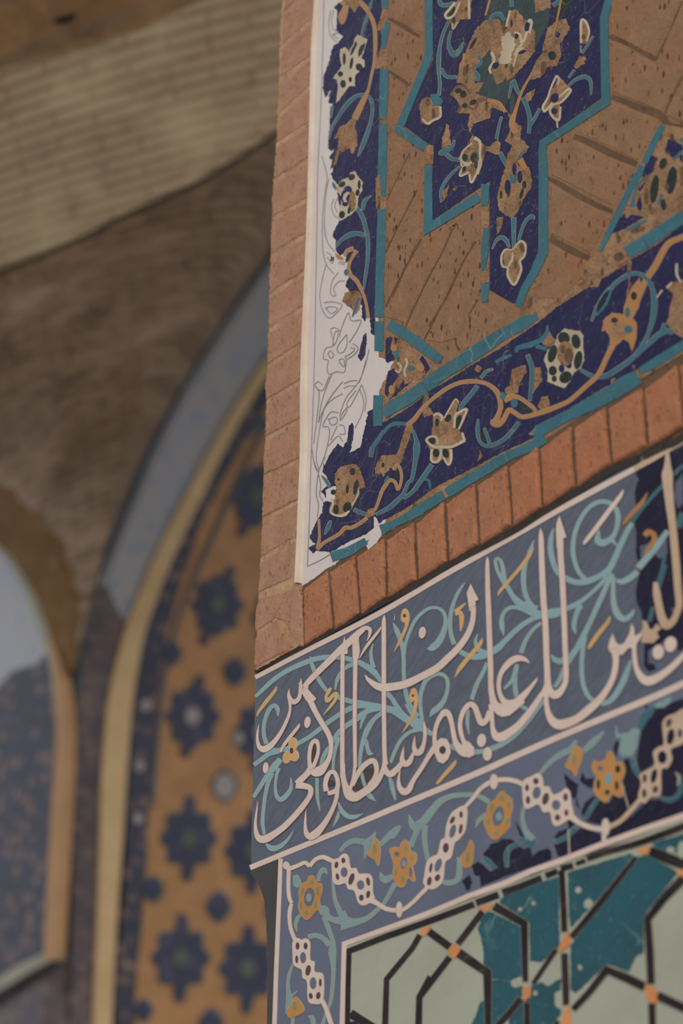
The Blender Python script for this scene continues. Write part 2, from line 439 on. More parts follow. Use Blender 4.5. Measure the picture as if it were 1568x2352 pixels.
for i, (a, c) in enumerate(zip(JL, JL[1:])):
    if a[1] < -60: continue
    g = 4.4
    bul = r.uniform(-3, 1)
    q = [(a[0] + r.uniform(0, 2), a[1] + g), (a[0] * .5 + a[2] * .5, (a[1] + a[3]) / 2 + g + r.uniform(-1.5, 1.5)), (a[2] - 1, a[3] + g), (c[2] - 1, c[3] - g), ((c[0] + c[2]) / 2, (c[1] + c[3]) / 2 - g + r.uniform(-1.5, 1.5)), (c[0] + r.uniform(0, 2), c[1] - g), ((a[0] + c[0]) / 2 + bul, (a[1] + c[1]) / 2)]
    b.slab(rough(q, .55, 5, i), 'brickl', .0068 + r.uniform(-.0005, .0005), 3.2, .003)
for i, s in enumerate(["V: 88,1262 150,1250 350,1200 310,1300 250,1440 205,1480 58,1575 52,1450 60,1380", "V: 362,1190 430,1178 464,1186 480,1700 462,1705 440,1690 318,1475 262,1460 250,1448 312,1310",
                       "A: 94,262 150,205 215,142 275,90 302,108 348,190 446,326 400,372 250,440 106,520 82,480"]):
    lp = [p[:2] for p in parse('V', s)[0][0]]
    b.slab(rough(lp, .6, 5, 50 + i), 'brickl', .0068, 3, .003)
b.build('brick_jamb')
JS = [(690, 1350, 692, 1484), (751, 1310, 762, 1446), (812, 1275, 823, 1411), (881, 1236, 884, 1373), (948, 1199, 954, 1333), (1017, 1152, 1025, 1291), (1089, 1110, 1096, 1252), (1162, 1068, 1172, 1207), (1233, 1026, 1241, 1167),
      (1310, 978, 1318, 1119), (1389, 934, 1400, 1066), (1472, 890, 1483, 1026), (1553, 838, 1566, 980), (1640, 785, 1652, 933), (1725, 735, 1738, 883)]
b = MB(T)
for i, (a, c) in enumerate(zip(JS, JS[1:])):
    g = 3.6 + i * .06; t = r.uniform(-2, 2)
    q = [(a[0] + g, a[1] + 4), ((a[0] + c[0]) / 2, (a[1] + c[1]) / 2 + 2 + t * .3), (c[0] - g, c[1]), (c[0] * .5 + c[2] * .5 - g + t, (c[1] + c[3]) / 2), (c[2] - g, c[3] - 3), ((a[2] + c[2]) / 2, (a[3] + c[3]) / 2 - 1 + t * .5), (a[2] + g, a[3] - 1), (a[0] * .5 + a[2] * .5 + g, (a[1] + a[3]) / 2)]
    b.slab(rough(q, .6, 6, 80 + i), 'brickr', .0062 + r.uniform(-.0006, .0006), 5.5, .0038)
b.build('soldier_course')

# ------------------------------------------------------------------ brick infill behind the star
T = Thing('brick_infill', 'panel of tan chevron-laid bricks surrounding the blue star tile', 'brickwork', FRONT, (1100, 800))
pl(T, 'brick_bed', 'infill', 0, 'S', "866,-60 1760,-60 1760,400 1568,520 1440,590 1300,700 1200,745 1050,850 960,895 880,940 862,980 857,900")
b = MB(T)
for i, q in enumerate(["891,-50 970,-50 971,80 893,40", "893,52 971,92 971,122 940,194 891,163", "891,174 936,202 903,300 892,308", "890,332 905,322 936,345 889,450", "945,352 966,353 972,366 972,398 956,434 887,570 887,466", "972,414 971,531 889,694 887,588", "971,548 1010,528 1048,508 928,742 888,730 888,710",
        "1060,497 1098,477 1101,530 972,772 948,784 936,750", "1101,548 1101,676 1048,780 1012,788 980,782", "1099,694 1128,712 1148,734 1128,778 1062,806 1053,787", "1402,-50 1585,-50 1563,2 1502,131 1399,77", "1399,92 1504,147 1571,5 1680,-20 1680,10 1570,165 1520,258 1405,212",
        "1574,178 1700,80 1700,300 1582,290 1528,266", "1404,234 1518,277 1510,287 1466,370 1325,304 1392,264", "1264,332 1318,322 1458,386 1410,476 1262,401", "1261,421 1402,497 1355,584 1263,537", "1263,561 1348,601 1338,640 1290,688 1236,688 1244,640"]):
    if i == 10: b.build('chevron_bricks'); b = MB(T)
    b.slab(rough([p[:2] for p in parse('S', 'S: ' + q)[0][0]], .7, 5, 300 + i), 'infill', .0028 + (i % 3) * .00006, 3.6, .0024)
b.build('chevron_bricks')
rbs(T, 'mortar_joint', 'joint', .6, 'U4', "1335,0,10 1260,150,8 1130,430,8; 1400,340,10 1250,630,10 1112,910,12; 1436,780,16 1330,980,14 1210,1200,14 1118,1392,18; U5: 245,740,16 120,1030,18 0,1300,18; 580,640,26 540,700,16 450,900,14 310,1160,14 120,1568,16; 750,800,26 640,980,20 480,1320,20 330,1568,14; 770,1320,18 700,1440,16 640,1540,14; U8: 200,0,14 150,120,12 120,210,14; 440,0,14 380,140,12 290,310,14; 740,0,14 650,140,16 575,320,12 605,410,26")
rbs(T, 'dark_mortar_joint', 'joint', .6, 'U3', "U1: 1140,165,16 1200,195,24 1280,240,30 1420,330,30; 1155,640,26 1230,690,36 1340,760,40; U3: 895,325,30 1000,365,36 1100,410,36 1210,470,44 1320,530,46; 1560,10,14 1500,150,14 1440,290,14 1320,545,16; 1575,670,14 1500,810,14 1440,930,14 1390,1060,16; 925,870,46 1050,915,50 1150,960,60 1270,1000,64 1380,1050,70 1440,1130,64 1580,1165,74; 585,1225,50 700,1270,56 900,1370,66 1040,1430,60 1155,1480,46; U6: 350,230,36 450,280,44 600,370,52 760,460,50 935,535,40; 370,770,60 450,820,54 540,870,66 620,910,60 725,950,46")
pl(T, 'broken_clay', 'clay', 1.5, 'U6', "200,1180 280,1090 360,960 420,870 560,960 680,1010 760,930 850,870 930,730 1050,760 1045,850 1075,960 1000,1030 920,1090 820,1160 720,1200 600,1270 480,1360 350,1460 250,1540 90,1568 100,1420 180,1280", rg=.8)
els(T, 'soot_patch', 'joint', 2, 'U6', "570,1130,60,45,-20 440,1215,70,14,-8 190,1350,20,60,15 990,940,50,40,-20 440,1300,10,50 680,1070,26,18")

# ------------------------------------------------------------------ white plaster repair
T = Thing('plaster_repair', 'white plaster repair strip with incised flower drawing beside the red brick edge', 'plaster', FRONT, (690, 1340))
lp = "S: 727,-60 722,0 718,60 714,130 713,200 711,300 708,400 705,500 703,600 698,700 695,800 692,900 692,980 690,1080 687,1150 686,1200 681,1290 680,1338 690,1348 705,1340 725,1327 749,1308 769,1297 800,1270 880,1220 890,1180 870,900 905,830 870,820 868,700 800,700 800,500 790,300 800,100 800,-60"
b = MB(T); b.slab(rough([p[:2] for p in parse('S', lp)[0][0]], .7, 5, 11), 'plaster', .0024, 1.2, .002); b.build('plaster_coat')
b = MB(T); pts = parse('S', "S: 723,-60,4.8 723,0,4.0 717,90,4.8 714,200,5.6 711,320,4.8 707,480,5.6 703,600,6.4 698,720,7.2 695,800,8.0 693,900,8.8 693,1000,8.8 691,1090,8.8 688,1160,9.6 685,1240,9.6 681,1338,11.2")[0][0]
b.ribbon(pts, False, 'lip', .0074, 0); b.build('raised_edge')
rb(T, 'incised_drawing', 'pencil', 3.2, 'U4', """U1: 562,0,4 550,500,4 532,1000,4 505,1568,4 U4: 500,600,4 490,1100,4 482,1568,4; U7: 486,0,4 476,500,4 460,1000,4 440,1568,4 V: 555,300,4 548,560,4 530,982,5; V: 530,982,5 640,930,5 738,872,5
; U1: 625,90,4 605,200,4 620,310,4 680,380,4; 650,90,4 630,190,4 650,265,4 690,280,4; 640,310,4 700,290,4; 640,310,4 690,345,4
; U4: 545,30,4 570,130,4 590,230,4 565,400,4 548,600,4 550,850,4 580,1000,4 650,1090,5; 610,230,4 585,330,4 570,500,4 568,700,5 600,820,5 660,890,5; 580,1010,4 545,1150,4 525,1300,4 550,1420,5 610,1490,5 680,1440,5 725,1372,5 640,1345,5 560,1352,5
; 575,1400,5 630,1450,5 685,1405,5 630,1388,5 575,1400,5; 690,1080,4 640,1150,5 620,1250,5 640,1290,5 668,1285,5 650,1220,5 700,1160,5 750,1156,5; 585,895,4 630,930,4 640,1000,4 590,940,4; 650,420,4 630,480,4 650,560,4 690,590,4; 690,400,4 660,470,4 680,540,4
; U7: 620,220,5 660,205,5 710,235,5; 620,230,5 640,300,5 640,370,5 580,390,5 555,480,5 600,500,5 590,570,5 610,625,5 680,600,5 745,605,5 762,500,5 750,465,5; 640,360,5 660,250,5 690,240,5 680,310,5 650,370,5; 700,290,4 720,210,5 780,70,5 800,130,5 830,145,5 895,140,5 860,230,5 790,340,5
; 765,265,5 700,350,5 680,400,5 700,430,5 740,420,5 770,350,5 765,265,5; 800,385,5 840,395,5 800,440,5 750,465,5; 820,345,5 870,390,5 830,450,5 770,490,5; 595,440,5 620,415,5 650,450,5 625,480,5 595,440,5; 700,490,5 740,490,5 745,560,5 705,520,5 700,490,5
; 630,630,5 570,780,5 530,930,5 512,1060,5; 610,640,5 550,770,5 480,730,5 510,690,5 545,720,5; 485,730,5 518,800,5 500,1000,5 470,1250,5; 730,690,5 620,830,5 550,960,5 512,1060,5; 740,710,5 800,685,5 860,680,5; 740,750,5 790,730,5 850,730,5; 730,800,5 640,850,5 560,950,5 510,1200,5 492,1380,5 520,1490,5
; 968,400,5 930,560,5 870,700,5 760,840,5 700,1000,5; 940,500,5 900,640,5 880,700,5; 900,720,5 840,840,5 790,920,5 770,880,5 850,770,5; 885,760,5 920,870,5 900,990,5 840,1110,5; 905,720,5 940,840,5 930,960,5; 690,970,5 620,970,5 550,1090,5 600,1100,5 610,1180,5 570,1350,5 515,1490,5
; 600,1030,5 670,1010,5 680,1060,5 630,1080,5 600,1030,5; 770,920,5 720,990,5 710,1040,5 760,970,5 770,920,5; 680,1090,5 640,1180,5 625,1220,5; 700,1080,5 740,1090,5 750,1160,5 700,1160,5; 600,1270,5 690,1180,5 730,1230,5; 450,1270,5 470,1400,5 512,1510,5; V: 580,0,5 600,90,5 630,140,5; 690,0,5 640,100,5 620,200,5 610,330,5 630,430,5 620,540,5; 630,150,5 650,250,5 640,340,5 670,390,5""")

# ------------------------------------------------------------------ floral mosaic border (L-shaped, navy)
T = Thing('floral_mosaic_border', 'worn navy mosaic border of flowers and vines between white plaster and reddish bricks', 'mosaic', FRONT, (880, 1000))
pl(T, 'clay_bed', 'clay', .6, 'S', "860,-60 890,-60 888,300 884,700 884,760 950,800 1010,845 960,890 1130,780 1290,680 1440,590 1568,520 1760,400 1760,730 1568,812 1400,915 1230,1022 1050,1128 880,1228 850,1220 850,1100 858,970 872,900 866,700 858,500")
NV = "U1: 690,20 655,72 682,95 676,265 702,300 736,330 690,392 650,408 625,490 590,605 560,680 555,790 570,880 595,850 625,812 612,860 600,930 640,932 618,1070 605,1200 600,1330 625,1360 665,1335 610,1420 642,1440 615,1530 655,1500 U4: 628,190 640,230 685,290 680,340 700,480 715,560 690,640 660,690 640,740 670,790 668,880 700,930 750,910 790,1000 820,1080 770,1160 755,1200 790,1240 840,1230 900,1290 905,1490 930,1522 945,1480 940,1390 960,1400 978,1500 U7: 985,260 1020,272 1022,0 U4: 1028,1300 1036,900 1045,500 1055,0 U1: 1062,1000 1070,600 1085,0 1090,-200 880,-200 860,20 800,60 750,20"
NH = "U7: 1005,935 1010,1100 1090,1062 1290,950 1470,820 U8: 300,800 450,715 700,555 1000,375 1390,105 U9: 345,485 420,420 560,330 720,230 810,230 830,160 940,100 1070,20 U6: 1110,960 1330,830 1568,650 S: 1760,395 1760,735 U9: 1568,730 1400,840 1170,960 1020,1040 920,1100 750,1200 560,1310 400,1400 290,1450 S: 1225,1005 1150,1040 1078,1078 1000,1118 V: 1400,470 1260,540 1170,600 1060,690 900,760 740,858 690,850 610,842 575,866 540,812 608,780 580,765 550,720 580,650 612,570 660,500 680,400 712,400 690,350 655,310 700,268 742,235 670,130 682,50 U7: 560,1470 592,1380 640,1312 690,1250 735,1285 772,1220 790,1090 810,1062 830,1085 825,1200 790,1338 850,1305 890,1285 908,1195 930,1130 958,962"
pl(T, 'navy_ground', 'navy', 2, 'U1', NV, rg=.8)
pl(T, 'navy_ground', 'navy', 2, 'U7', NH, rg=.7)
pls(T, 'navy_chip', 'navy', 2, 'U7', "920,270 945,252 946,350 930,460 895,508 868,470 890,380; 1120,312 1160,282 1178,292 1160,400 1180,455 1222,480 1140,525 1115,508; 1140,602 1190,572 1232,640 1190,700 1130,828 1108,798; 1210,780 1330,602 1356,592 1340,700 1150,858; 1420,492 1450,455 1520,570 1480,620 1460,540; 1190,292 1230,300 1205,352", rg=.5)
pls(T, 'navy_chip', 'navyd', 2, 'U4', "625,938 655,945 650,980 620,975", rg=.3)
E_ = ('ivory', .8)
# teal edging pieces
rbs(T, 'teal_edging', 'tealt', 3, 'U1', "1110,-200,60 1108,80,56; 1134,200,44 1110,310,60 1098,440,40; 1104,622,76 1098,900,74 1090,1075,66; 1094,1115,74 1085,1568,76; U4: 1088,0,72 1092,180,60 1100,395,34; 1082,510,72 1072,900,78 1064,1150,74 1060,1485,84; U7: 1060,150,84 1056,415,78; 1050,815,84 1046,930,82 1045,1090,80", smooth=False)
rbs(T, 'teal_edging', 'tealt', 3, 'U7', "1098,985,86 1180,932,88 1300,860,90; 1310,845,100 1470,742,110; 1476,735,112 1568,680,110; U8: -20,930,108 130,850,112 290,735,112; 305,720,112 480,600,112 640,500,112; 640,495,120 760,420,130 985,270,112; 985,265,112 1060,235,104; 1070,230,110 1200,150,110 1310,105,50; U6: 1063,905,112 1225,805,116; 1228,803,116 1385,705,112; 1388,700,112 1568,580,112 S: 1760,370,28", smooth=False)
rbs(T, 'teal_edging', 'tealt', 3, 'V', "745,900,90 900,850,86 1060,755,66; 1190,650,84 1275,620,74; 1275,615,60 1420,545,70; 1425,535,74 1500,505,76 1568,480,76; G: 330,740,84 520,620,90 660,535,86; 690,520,90 820,435,90 1100,270,92; 1100,265,92 1240,190,84; 1240,185,80 1420,110,84 1568,30,86; U8: 1280,1180,84 1420,1090,84 1568,1010,86; U9: 250,1525,90 400,1450,90 570,1370,96; 570,1370,100 800,1250,130 920,1190,130; 920,1190,140 1040,1110,150 1165,1040,130; 1185,985,60 1300,920,80 1460,825,86; 1460,820,80 1568,755,80 S: 1760,650,22", smooth=False)
rbs(T, 'corner_strip', 'tealt', 3, 'U8', "-30,170,90 150,285,90; 150,285,92 300,395,92; 300,400,90 440,500,76", smooth=False)
# clay scars where tiles fell out
pls(T, 'bare_patch', 'clay', 2.6, 'U1', "700,-60 880,-60 888,30 842,118 800,62 770,40; 1010,482 1080,450 1132,400 1128,600 1020,622; 700,1140 760,1120 820,1062 852,1080 840,1150 860,1210 862,1300 820,1390 790,1330 730,1370 706,1352 668,1490 640,1496 690,1330 690,1242 650,1250 682,1190; 1090,80 1140,70 1120,200 1080,280 1040,270; U4: 750,1262 870,1250 905,1300 880,1420 850,1452 800,1400 728,1340 742,1290; 1030,230 1070,180 1080,400 1110,400 1080,500 1040,540 1030,400", rg=.7)
pls(T, 'bare_patch', 'clay', 2.6, 'U8', "290,800 330,790 320,900 370,980 290,1022 262,960; 1080,580 1200,540 1210,600 1150,700 1130,790 1040,830 1010,760 1060,720; 1280,570 1340,560 1352,680 1290,760 1252,820 1270,650; 1330,322 1420,240 1450,300 1480,320 1430,380 1380,370; 1310,920 1350,830 1400,820 1420,900 1380,962; 740,582 770,540 812,570 780,612; 790,1300 812,1370 770,1412; 0,1430 60,1300 90,1210 130,1080 180,1040 190,1110 120,1300 80,1420 30,1500; V: 1075,470 1130,460 1140,520 1080,545 1040,530", rg=.7)
pls(T, 'bare_patch', 'clay', 2.6, 'U9', "1568,168 1480,190 1420,240 1480,292 1450,420 1440,500 1420,560 1480,640 1568,692 S: 1640,740 1640,600; 1060,0 1112,0 1090,130 1090,220 1050,360 1080,200; 920,1060 960,1050 950,1100 920,1110; 1110,930 1140,940 1120,985; 180,1560 240,1490 300,1470 240,1568", rg=.6)
pl(T, 'plaster_drip', 'plaster', 2.8, 'V', "1130,530 1160,552 1180,632 1200,700 1152,770 1082,830 1060,800 1100,720 1090,672 1130,642", rg=.5)
pl(T, 'plaster_drip', 'plaster', 2.8, 'V', "700,292 770,258 792,262 780,380 740,402 700,392", rg=.6)
# vines
LP = ('ivory', .7)
rbs(T, 'ochre_vine', 'amber', 3, 'U1', "880,10,40 930,60,44 970,120,34 1000,180,36 1020,260,34 1026,400,34 1015,560,24 990,680,24 965,800,24 930,880,44 880,985,56 840,1070,60; 720,10,40 750,60,30 712,140,34 725,205,32 755,135,32 772,50,28; U4: 830,865,46 770,890,36 750,935,26; 860,885,36 820,940,30 788,1010,30 790,1090,36 860,1160,36 910,1260,28 940,1350,24 962,1490,28", ol=LP)
rbs(T, 'ochre_vine', 'amber', 3, 'U8', "130,1090,40 200,1030,40 260,950,36 330,880,30 400,820,36 500,750,36 600,705,36 700,690,40 790,695,36 870,720,36 940,780,44 970,850,44 975,940,44 940,1030,50 900,1060,40 950,1080,50 1000,1040,44 1050,950,44 1100,970,40 1170,1010,40 1270,990,44 1400,950,46 1568,880,40 U9: 590,1220,40 690,1130,40 790,1040,44 840,960,44 880,870,44 930,770,50; 1010,860,50 1080,830,50 1150,840,36 1250,910,36 1295,955,30; V: 620,830,34 690,765,30 770,722,32 830,682,34 872,635,34 930,635,34 1010,592,34 1070,545,34; 1080,500,30 1140,470,26 1180,370,26 1200,310,34; 634,560,24 638,640,22 640,720,24 625,820,34", ol=LP)
rbs(T, 'ochre_vine', 'amber', 3, 'U9', "1050,540,44 1110,480,44 1150,380,44 1190,280,48 1240,160,56 1320,40,60 U6: 1430,830,54 1568,760,50 S: 1640,510,12", ol=LP)
rbs(T, 'teal_vine', 'tealt', 2.8, 'U1', "1000,-10,24 960,130,24 920,250,24 900,345,20; 605,1250,16 640,1140,24 700,1040,30 770,940,40 850,870,36 920,855,30 975,880,30 1000,960,30 990,1070,30 960,1180,36 920,1290,40 872,1405,16; U4: 850,490,36 900,560,40 935,660,36 955,760,36 960,870,34 955,980,30 940,1090,28 920,1235,16; 910,520,30 930,440,34 990,390,10; 670,850,22 720,790,30 790,745,44 860,730,40 930,745,36; 875,1310,24 850,1390,28 820,1480,16; 640,265,8 655,300,30 672,335,14; U1: 635,955,28 628,1010,26 622,1060,14", ol=LP)
rbs(T, 'teal_vine', 'tealt', 2.8, 'U8', "0,1080,40 60,1070,36 130,1080,34; U7: 1090,1160,36 1160,1085,36 1230,1065,36 1305,1075,36; 1100,1130,36 1060,1200,44 1000,1290,44 985,1370,36; U8: 188,1130,26 215,1210,34 222,1290,62 210,1400,40 180,1568,32 V: 1440,230,30 1390,340,36 1330,400,44 1260,460,40 1150,515,28; U8: 360,1440,44 270,1568,42 V: 1480,310,34 1400,370,34; V: 950,470,34 1000,495,36 1060,515,34; 660,165,14 700,215,32 735,270,24; 740,570,22 720,630,44 688,695,14; U8: 770,730,40 700,820,40 640,890,40 608,950,26; 800,660,28 850,600,28 910,580,20; 930,520,34 1000,480,38 1080,450,28; 1400,180,16 1390,260,44 1330,320,44 1240,360,56 1130,390,44 1122,432,34; 1290,370,44 1400,400,36; 1220,450,36 1260,570,42 1260,680,42 1240,865,30; 775,1030,14 770,1120,34 785,1220,28 840,1270,28 920,1260,38 1010,1210,38 1080,1140,38 1140,1060,38; 830,1110,24 860,1190,30 880,1255,28", ol=LP)
rbs(T, 'teal_vine', 'tealt', 2.8, 'U9', "650,980,28 720,1020,34 780,1040,34 880,1030,46 980,970,46 1080,900,44 1170,820,42 1260,740,42 1350,660,48 1420,630,48 1480,640,40; 1400,560,30 1385,640,50; 1130,850,34 1200,760,34 1260,640,34 1300,500,48 1310,380,54 1300,280,42 1260,180,38 1180,115,34 1100,115,38 1040,140,38 960,200,38 910,260,34; 905,240,24 850,310,28 800,400,28 770,470,28 745,540,20; 930,230,24 890,350,26 840,430,26 785,490,26; G: 480,400,20 520,400,28 535,440,30 540,490,10; U6: 1270,1180,36 1240,1060,30", ol=LP)
pls(T, 'green_leaf_cell', 'cell', 2.9, 'U9', "915,252 868,330 787,460 800,390 855,295; U8: 795,1130 830,1160 856,1242 820,1222 795,1190; 1150,880 1190,890 1266,965 1230,985 1140,950; 1025,905 1020,950 955,1040 945,1008 990,950; U4: 820,885 800,970 760,990 755,960; V: 1305,120 1345,140 1356,222 1325,200 1300,160", rg=.3)
els(T, 'teal_bead', 'tealt', 3.4, 'U8', "995,820,26,36 1100,885,32,42 U4: 765,1080,22,28")
def flower(T, name, crop, fill, key, lay, cells, olines=None, okey='ivory', label=None, ring=None, rg=.6):
    f = pl(T, name, key, lay, crop, fill, rg=rg, ol=ring, label=label)
    if olines: rb(T, 'petal_outline', okey, lay + .5, crop, olines, parent=f)
    for k, s in cells: els(T, 'petal_cell', k, lay + .7, crop, s, parent=f)
    return f
def cellp(f, T, key, lay, crop, s): pls(T, 'petal_cell', key, lay, crop, s, parent=f, rg=.2)
f = flower(T, 'lotus_flower', 'U1', "860,310 955,355 900,520 930,550 930,600 842,680 842,780 790,772 700,900 670,930 690,790 680,720 640,702 690,640 722,600 705,500 712,440 755,420 790,470", 'ivory', 3, [('cell', "745,530,14,55 880,605,30,36,-30 710,665,24,24 800,715,16,24 735,755,26,36 810,570,14,55,10")])
cellp(f, T, 'cell', 3.7, 'U1', "852,365 862,400 830,470 798,508 806,460; 935,385 930,420 900,490 872,515 872,460 890,415")
f = flower(T, 'rosette', 'U4', "845,168 880,230 912,270 905,340 872,405 862,500 830,542 760,590 695,625 690,570 712,480 722,400 690,362 680,300 722,248 780,222 802,182", 'ivory', 3, [('clay', "815,440,36,95"), ('cell', "812,222,32,26,-40 725,287,32,24,-30 880,290,13,42 865,362,18,30,10 725,560,26,34,10 790,520,14,34,10"), ('navy', "755,400,40,66 778,335,36,34 752,465,26,20")])
pl(T, 'petal_outline', 'ivory', 4, 'U4', "770,352 800,365 775,385 760,420 775,445 745,450 730,415 745,375", parent=f)
pls(T, 'ochre_chip', 'amber', 3, 'U4', "660,905 722,940 742,962 682,962", rg=.3)
f = flower(T, 'palmette', 'V', "830,88 900,68 962,58 1002,100 1032,180 1052,270 1002,282 972,380 932,462 880,532 820,532 760,522 730,472 740,420 780,380 792,280 778,220 780,150", 'clay', 3, [('cell', "938,130,26,34 812,200,10,11 765,315,24,24 968,270,22,70,10 890,450,36,48,25 790,470,24,44 890,290,14,38")], "745,370,26 762,420,18 740,490,20 780,522,18 850,525,26 910,485,18; 985,270,14 990,330,14 960,390,14 930,440,18", rg=1)
f = flower(T, 'bud', 'V', "1150,60 1200,-20 1382,-20 1345,70 1280,100 1212,180 1192,140 1140,162 1140,100", 'clay', 3, [('cell', "1212,70,12,20"), ('tealt', "1245,205,17,42,25")], rg=.8)
rb(T, 'ochre_hook', 'amber', 3.8, 'V', "1300,112,20 1345,72,26 1378,150,24 1370,240,24 1345,292,24 1320,225,28 1270,210,32 1215,285,34 1195,322,18; 1195,110,30 1220,140,16", ol=('ivory', .8), parent=f)
f = flower(T, 'lotus_flower', 'U8', "370,990 440,985 468,1010 570,840 600,880 572,980 685,938 602,1130 662,1222 530,1292 542,1330 508,1455 460,1382 420,1422 358,1422 340,1300 300,1222 350,1172 368,1080", 'clay', 3, [('cell', "358,1225,34,30,20 395,1335,30,38 482,1335,28,44,-15 405,1060,16,38 505,1020,26,38,30 595,1055,26,66,20")],
  "370,1000,24 410,980,24 450,1010,24 440,1050,14; 470,1020,14 520,930,14 570,850,12 600,880,12; 560,1110,24 568,1000,22 610,965,22 672,940,20 640,1030,20 600,1120,18; 655,1222,24 600,1250,24 530,1280,24 450,1280,26 370,1275,24 310,1222,24 345,1188,20 400,1195,20 412,1260,18; 360,1300,24 355,1400,24 410,1412,24 440,1350,20 440,1290,20; 530,1300,24 530,1390,24 505,1440,20 460,1370,18; 630,1150,20 652,1222,22")
f = flower(T, 'rosette', 'U9', "500,605 560,618 600,628 645,625 670,670 668,770 678,880 650,962 590,1002 550,1080 500,1142 440,1122 390,1102 345,1080 352,980 315,890 348,800 408,742 440,660", 'ivory', 3, [('cell', "495,692,52,57,-30 604,722,40,66,-10 392,832,38,82,15 624,890,36,84,10 395,985,36,44 510,1044,60,50,-40 408,1058,22,28"), ('clay', "508,830,74,112")], label=None)
els(T, 'petal_cell', 'joint', 4, 'U9', "540,850,40,70 485,790,20,40", parent=f)
els(T, 'petal_cell', 'navy', 4, 'U9', "475,965,26,36 540,935,26,30", parent=f)
f = flower(T, 'bud', 'U9', "850,530 930,460 1030,480 1040,400 1090,260 1180,140 1200,270 1170,420 1110,500 1152,560 1150,690 1110,812 1080,732 1030,702 950,782 900,822 912,690 870,620 838,640", 'amber', 2.9, [('clay', "990,620,80,70"), ('tealt', "1068,460,22,48"), ('cell', "950,530,30,24 1125,312,26,38"), ('tealt', "1075,612,38,34")])
f = flower(T, 'corner_blossom', 'U7', "1200,420 1260,440 1330,480 1400,560 1340,700 1290,720 1260,600 1200,580", 'clay', 2.5, [('amber', "1190,390,28,32 1170,765,26,42 1430,570,36,36"), ('tealt', "1215,450,24,40 1350,570,36,18")], "1225,520,20 1255,555,20 1240,605,20 1205,590,20; 1300,480,22 1310,530,20 1285,600,18 1300,650,18")
rbs(T, 'ivory_chip', 'ivory', 3.2, 'U9', "1510,20,22 1512,120,22 1550,190,14; 1420,240,20 1470,190,18; 1380,260,18 1330,330,12; U1: 600,870,12 615,830,10; U4: 700,980,40 750,1000,30")

# ------------------------------------------------------------------ star medallions
SP = "U2: 328,-160 331,490 60,1165 300,1325"
T = Thing('star_medallion', 'large navy star of floral mosaic outlined in teal, set in tan chevron bricks', 'mosaic', FRONT, (1190, 690))
pl(T, 'navy_ground', 'navy', 1.5, 'U2', "U2: 365,-160 370,530 105,1130 320,1290 372,1312 365,1568 U5: 362,612 780,322 877,258 880,1240 1090,1360 1130,1350 1310,950 1318,100 U3: 268,1500 272,1270 480,1130 832,882 826,160 900,0 S: 1440,-60")
rbs(T, 'teal_outline', 'tealt', 3, 'U2', "328,-160,72 331,490,70 298,585,66 60,1165,70 300,1325,84; U5: 325,115,68 325,680,76 780,400,84; 838,285,76 830,480,60; 846,680,40 836,860,72 820,1060,30; 840,1180,70 828,1345,50; 1135,1385,62 1190,1230,68 1275,1085,74 1358,900,84 1360,190,80 1350,0,68 U3: 308,1285,68 480,1175,70 872,915,78 862,600,72 856,160,72 950,-200,60", smooth=False)
pls(T, 'bare_patch', 'clay', 2, 'U2', "290,1330 330,1300 372,1312 370,1480 300,1480; U5: 800,500 870,470 876,660 810,760; 808,1090 870,990 876,1160 800,1190", rg=.5)
pls(T, 'green_ground', 'green', 1.9, 'U2', "860,-160 1430,-160 1415,200 1300,420 1110,690 1052,900 1020,955 760,852 800,680 760,600 850,400 840,180; 1060,820 1110,860 1100,1050 1060,1040", rg=.4)
pls(T, 'green_ground', 'cell', 1.9, 'U3', "480,0 570,-20 540,120 480,170; 420,60 470,40 440,230 390,240", rg=.4)
pls(T, 'bare_patch', 'clay', 2.4, 'U2', "840,182 960,168 1000,250 1035,282 1062,90 1130,90 1190,172 1290,290 1282,430 1292,452 1180,600 1100,682 1050,722 942,762 900,652 890,500 880,442 760,600 742,740 822,742 780,832 700,832 650,762 580,742 610,580 680,420 760,252; 1250,662 1290,560 1340,490 1400,250 1490,180 1568,165 1600,260 1510,400 1522,500 1480,592 1400,602 1330,702 1250,722; 1280,0 1300,-60 1420,-20 1430,70 1290,108; 490,1110 510,1130 522,1200 525,1310 450,1335 450,1250; 1040,1000 1112,1110 1170,1142 1152,1240 1240,1330 1170,1402 1162,1480 1230,1568 1010,1568 1032,1440 1080,1310 1020,1270 1072,1140; 1190,860 1230,830 1290,800 1250,900 1210,930; U5: 1040,0 1150,60 1232,140 1262,270 1252,330 1180,420 1152,500 1080,602 1020,562 960,522 948,400 970,270 1030,120; 940,590 1000,580 980,680 940,760; 490,310 512,290 490,400 452,462 460,360; 540,330 585,310 570,350; U3: 640,500 690,520 682,570 600,622 590,602", rg=.9)
pl(T, 'pale_scar', 'ivory', 2.8, 'U2', "980,330 1060,290 1112,400 1080,480 1062,580 960,570 990,430", rg=1.2)
rbs(T, 'ochre_vine', 'amber', 2.8, 'U2', "1260,660,20 1170,820,26 1110,1000,34 1080,1110,60 1115,1200,56; 770,890,36 860,900,30 960,930,40 1020,1010,30; 650,480,26 640,580,24 650,660,34; 880,0,20 840,140,20; U3: 470,0,20 430,200,18 400,320,14; U5: 1150,60,60 1200,150,40", ol=('clay', .5))
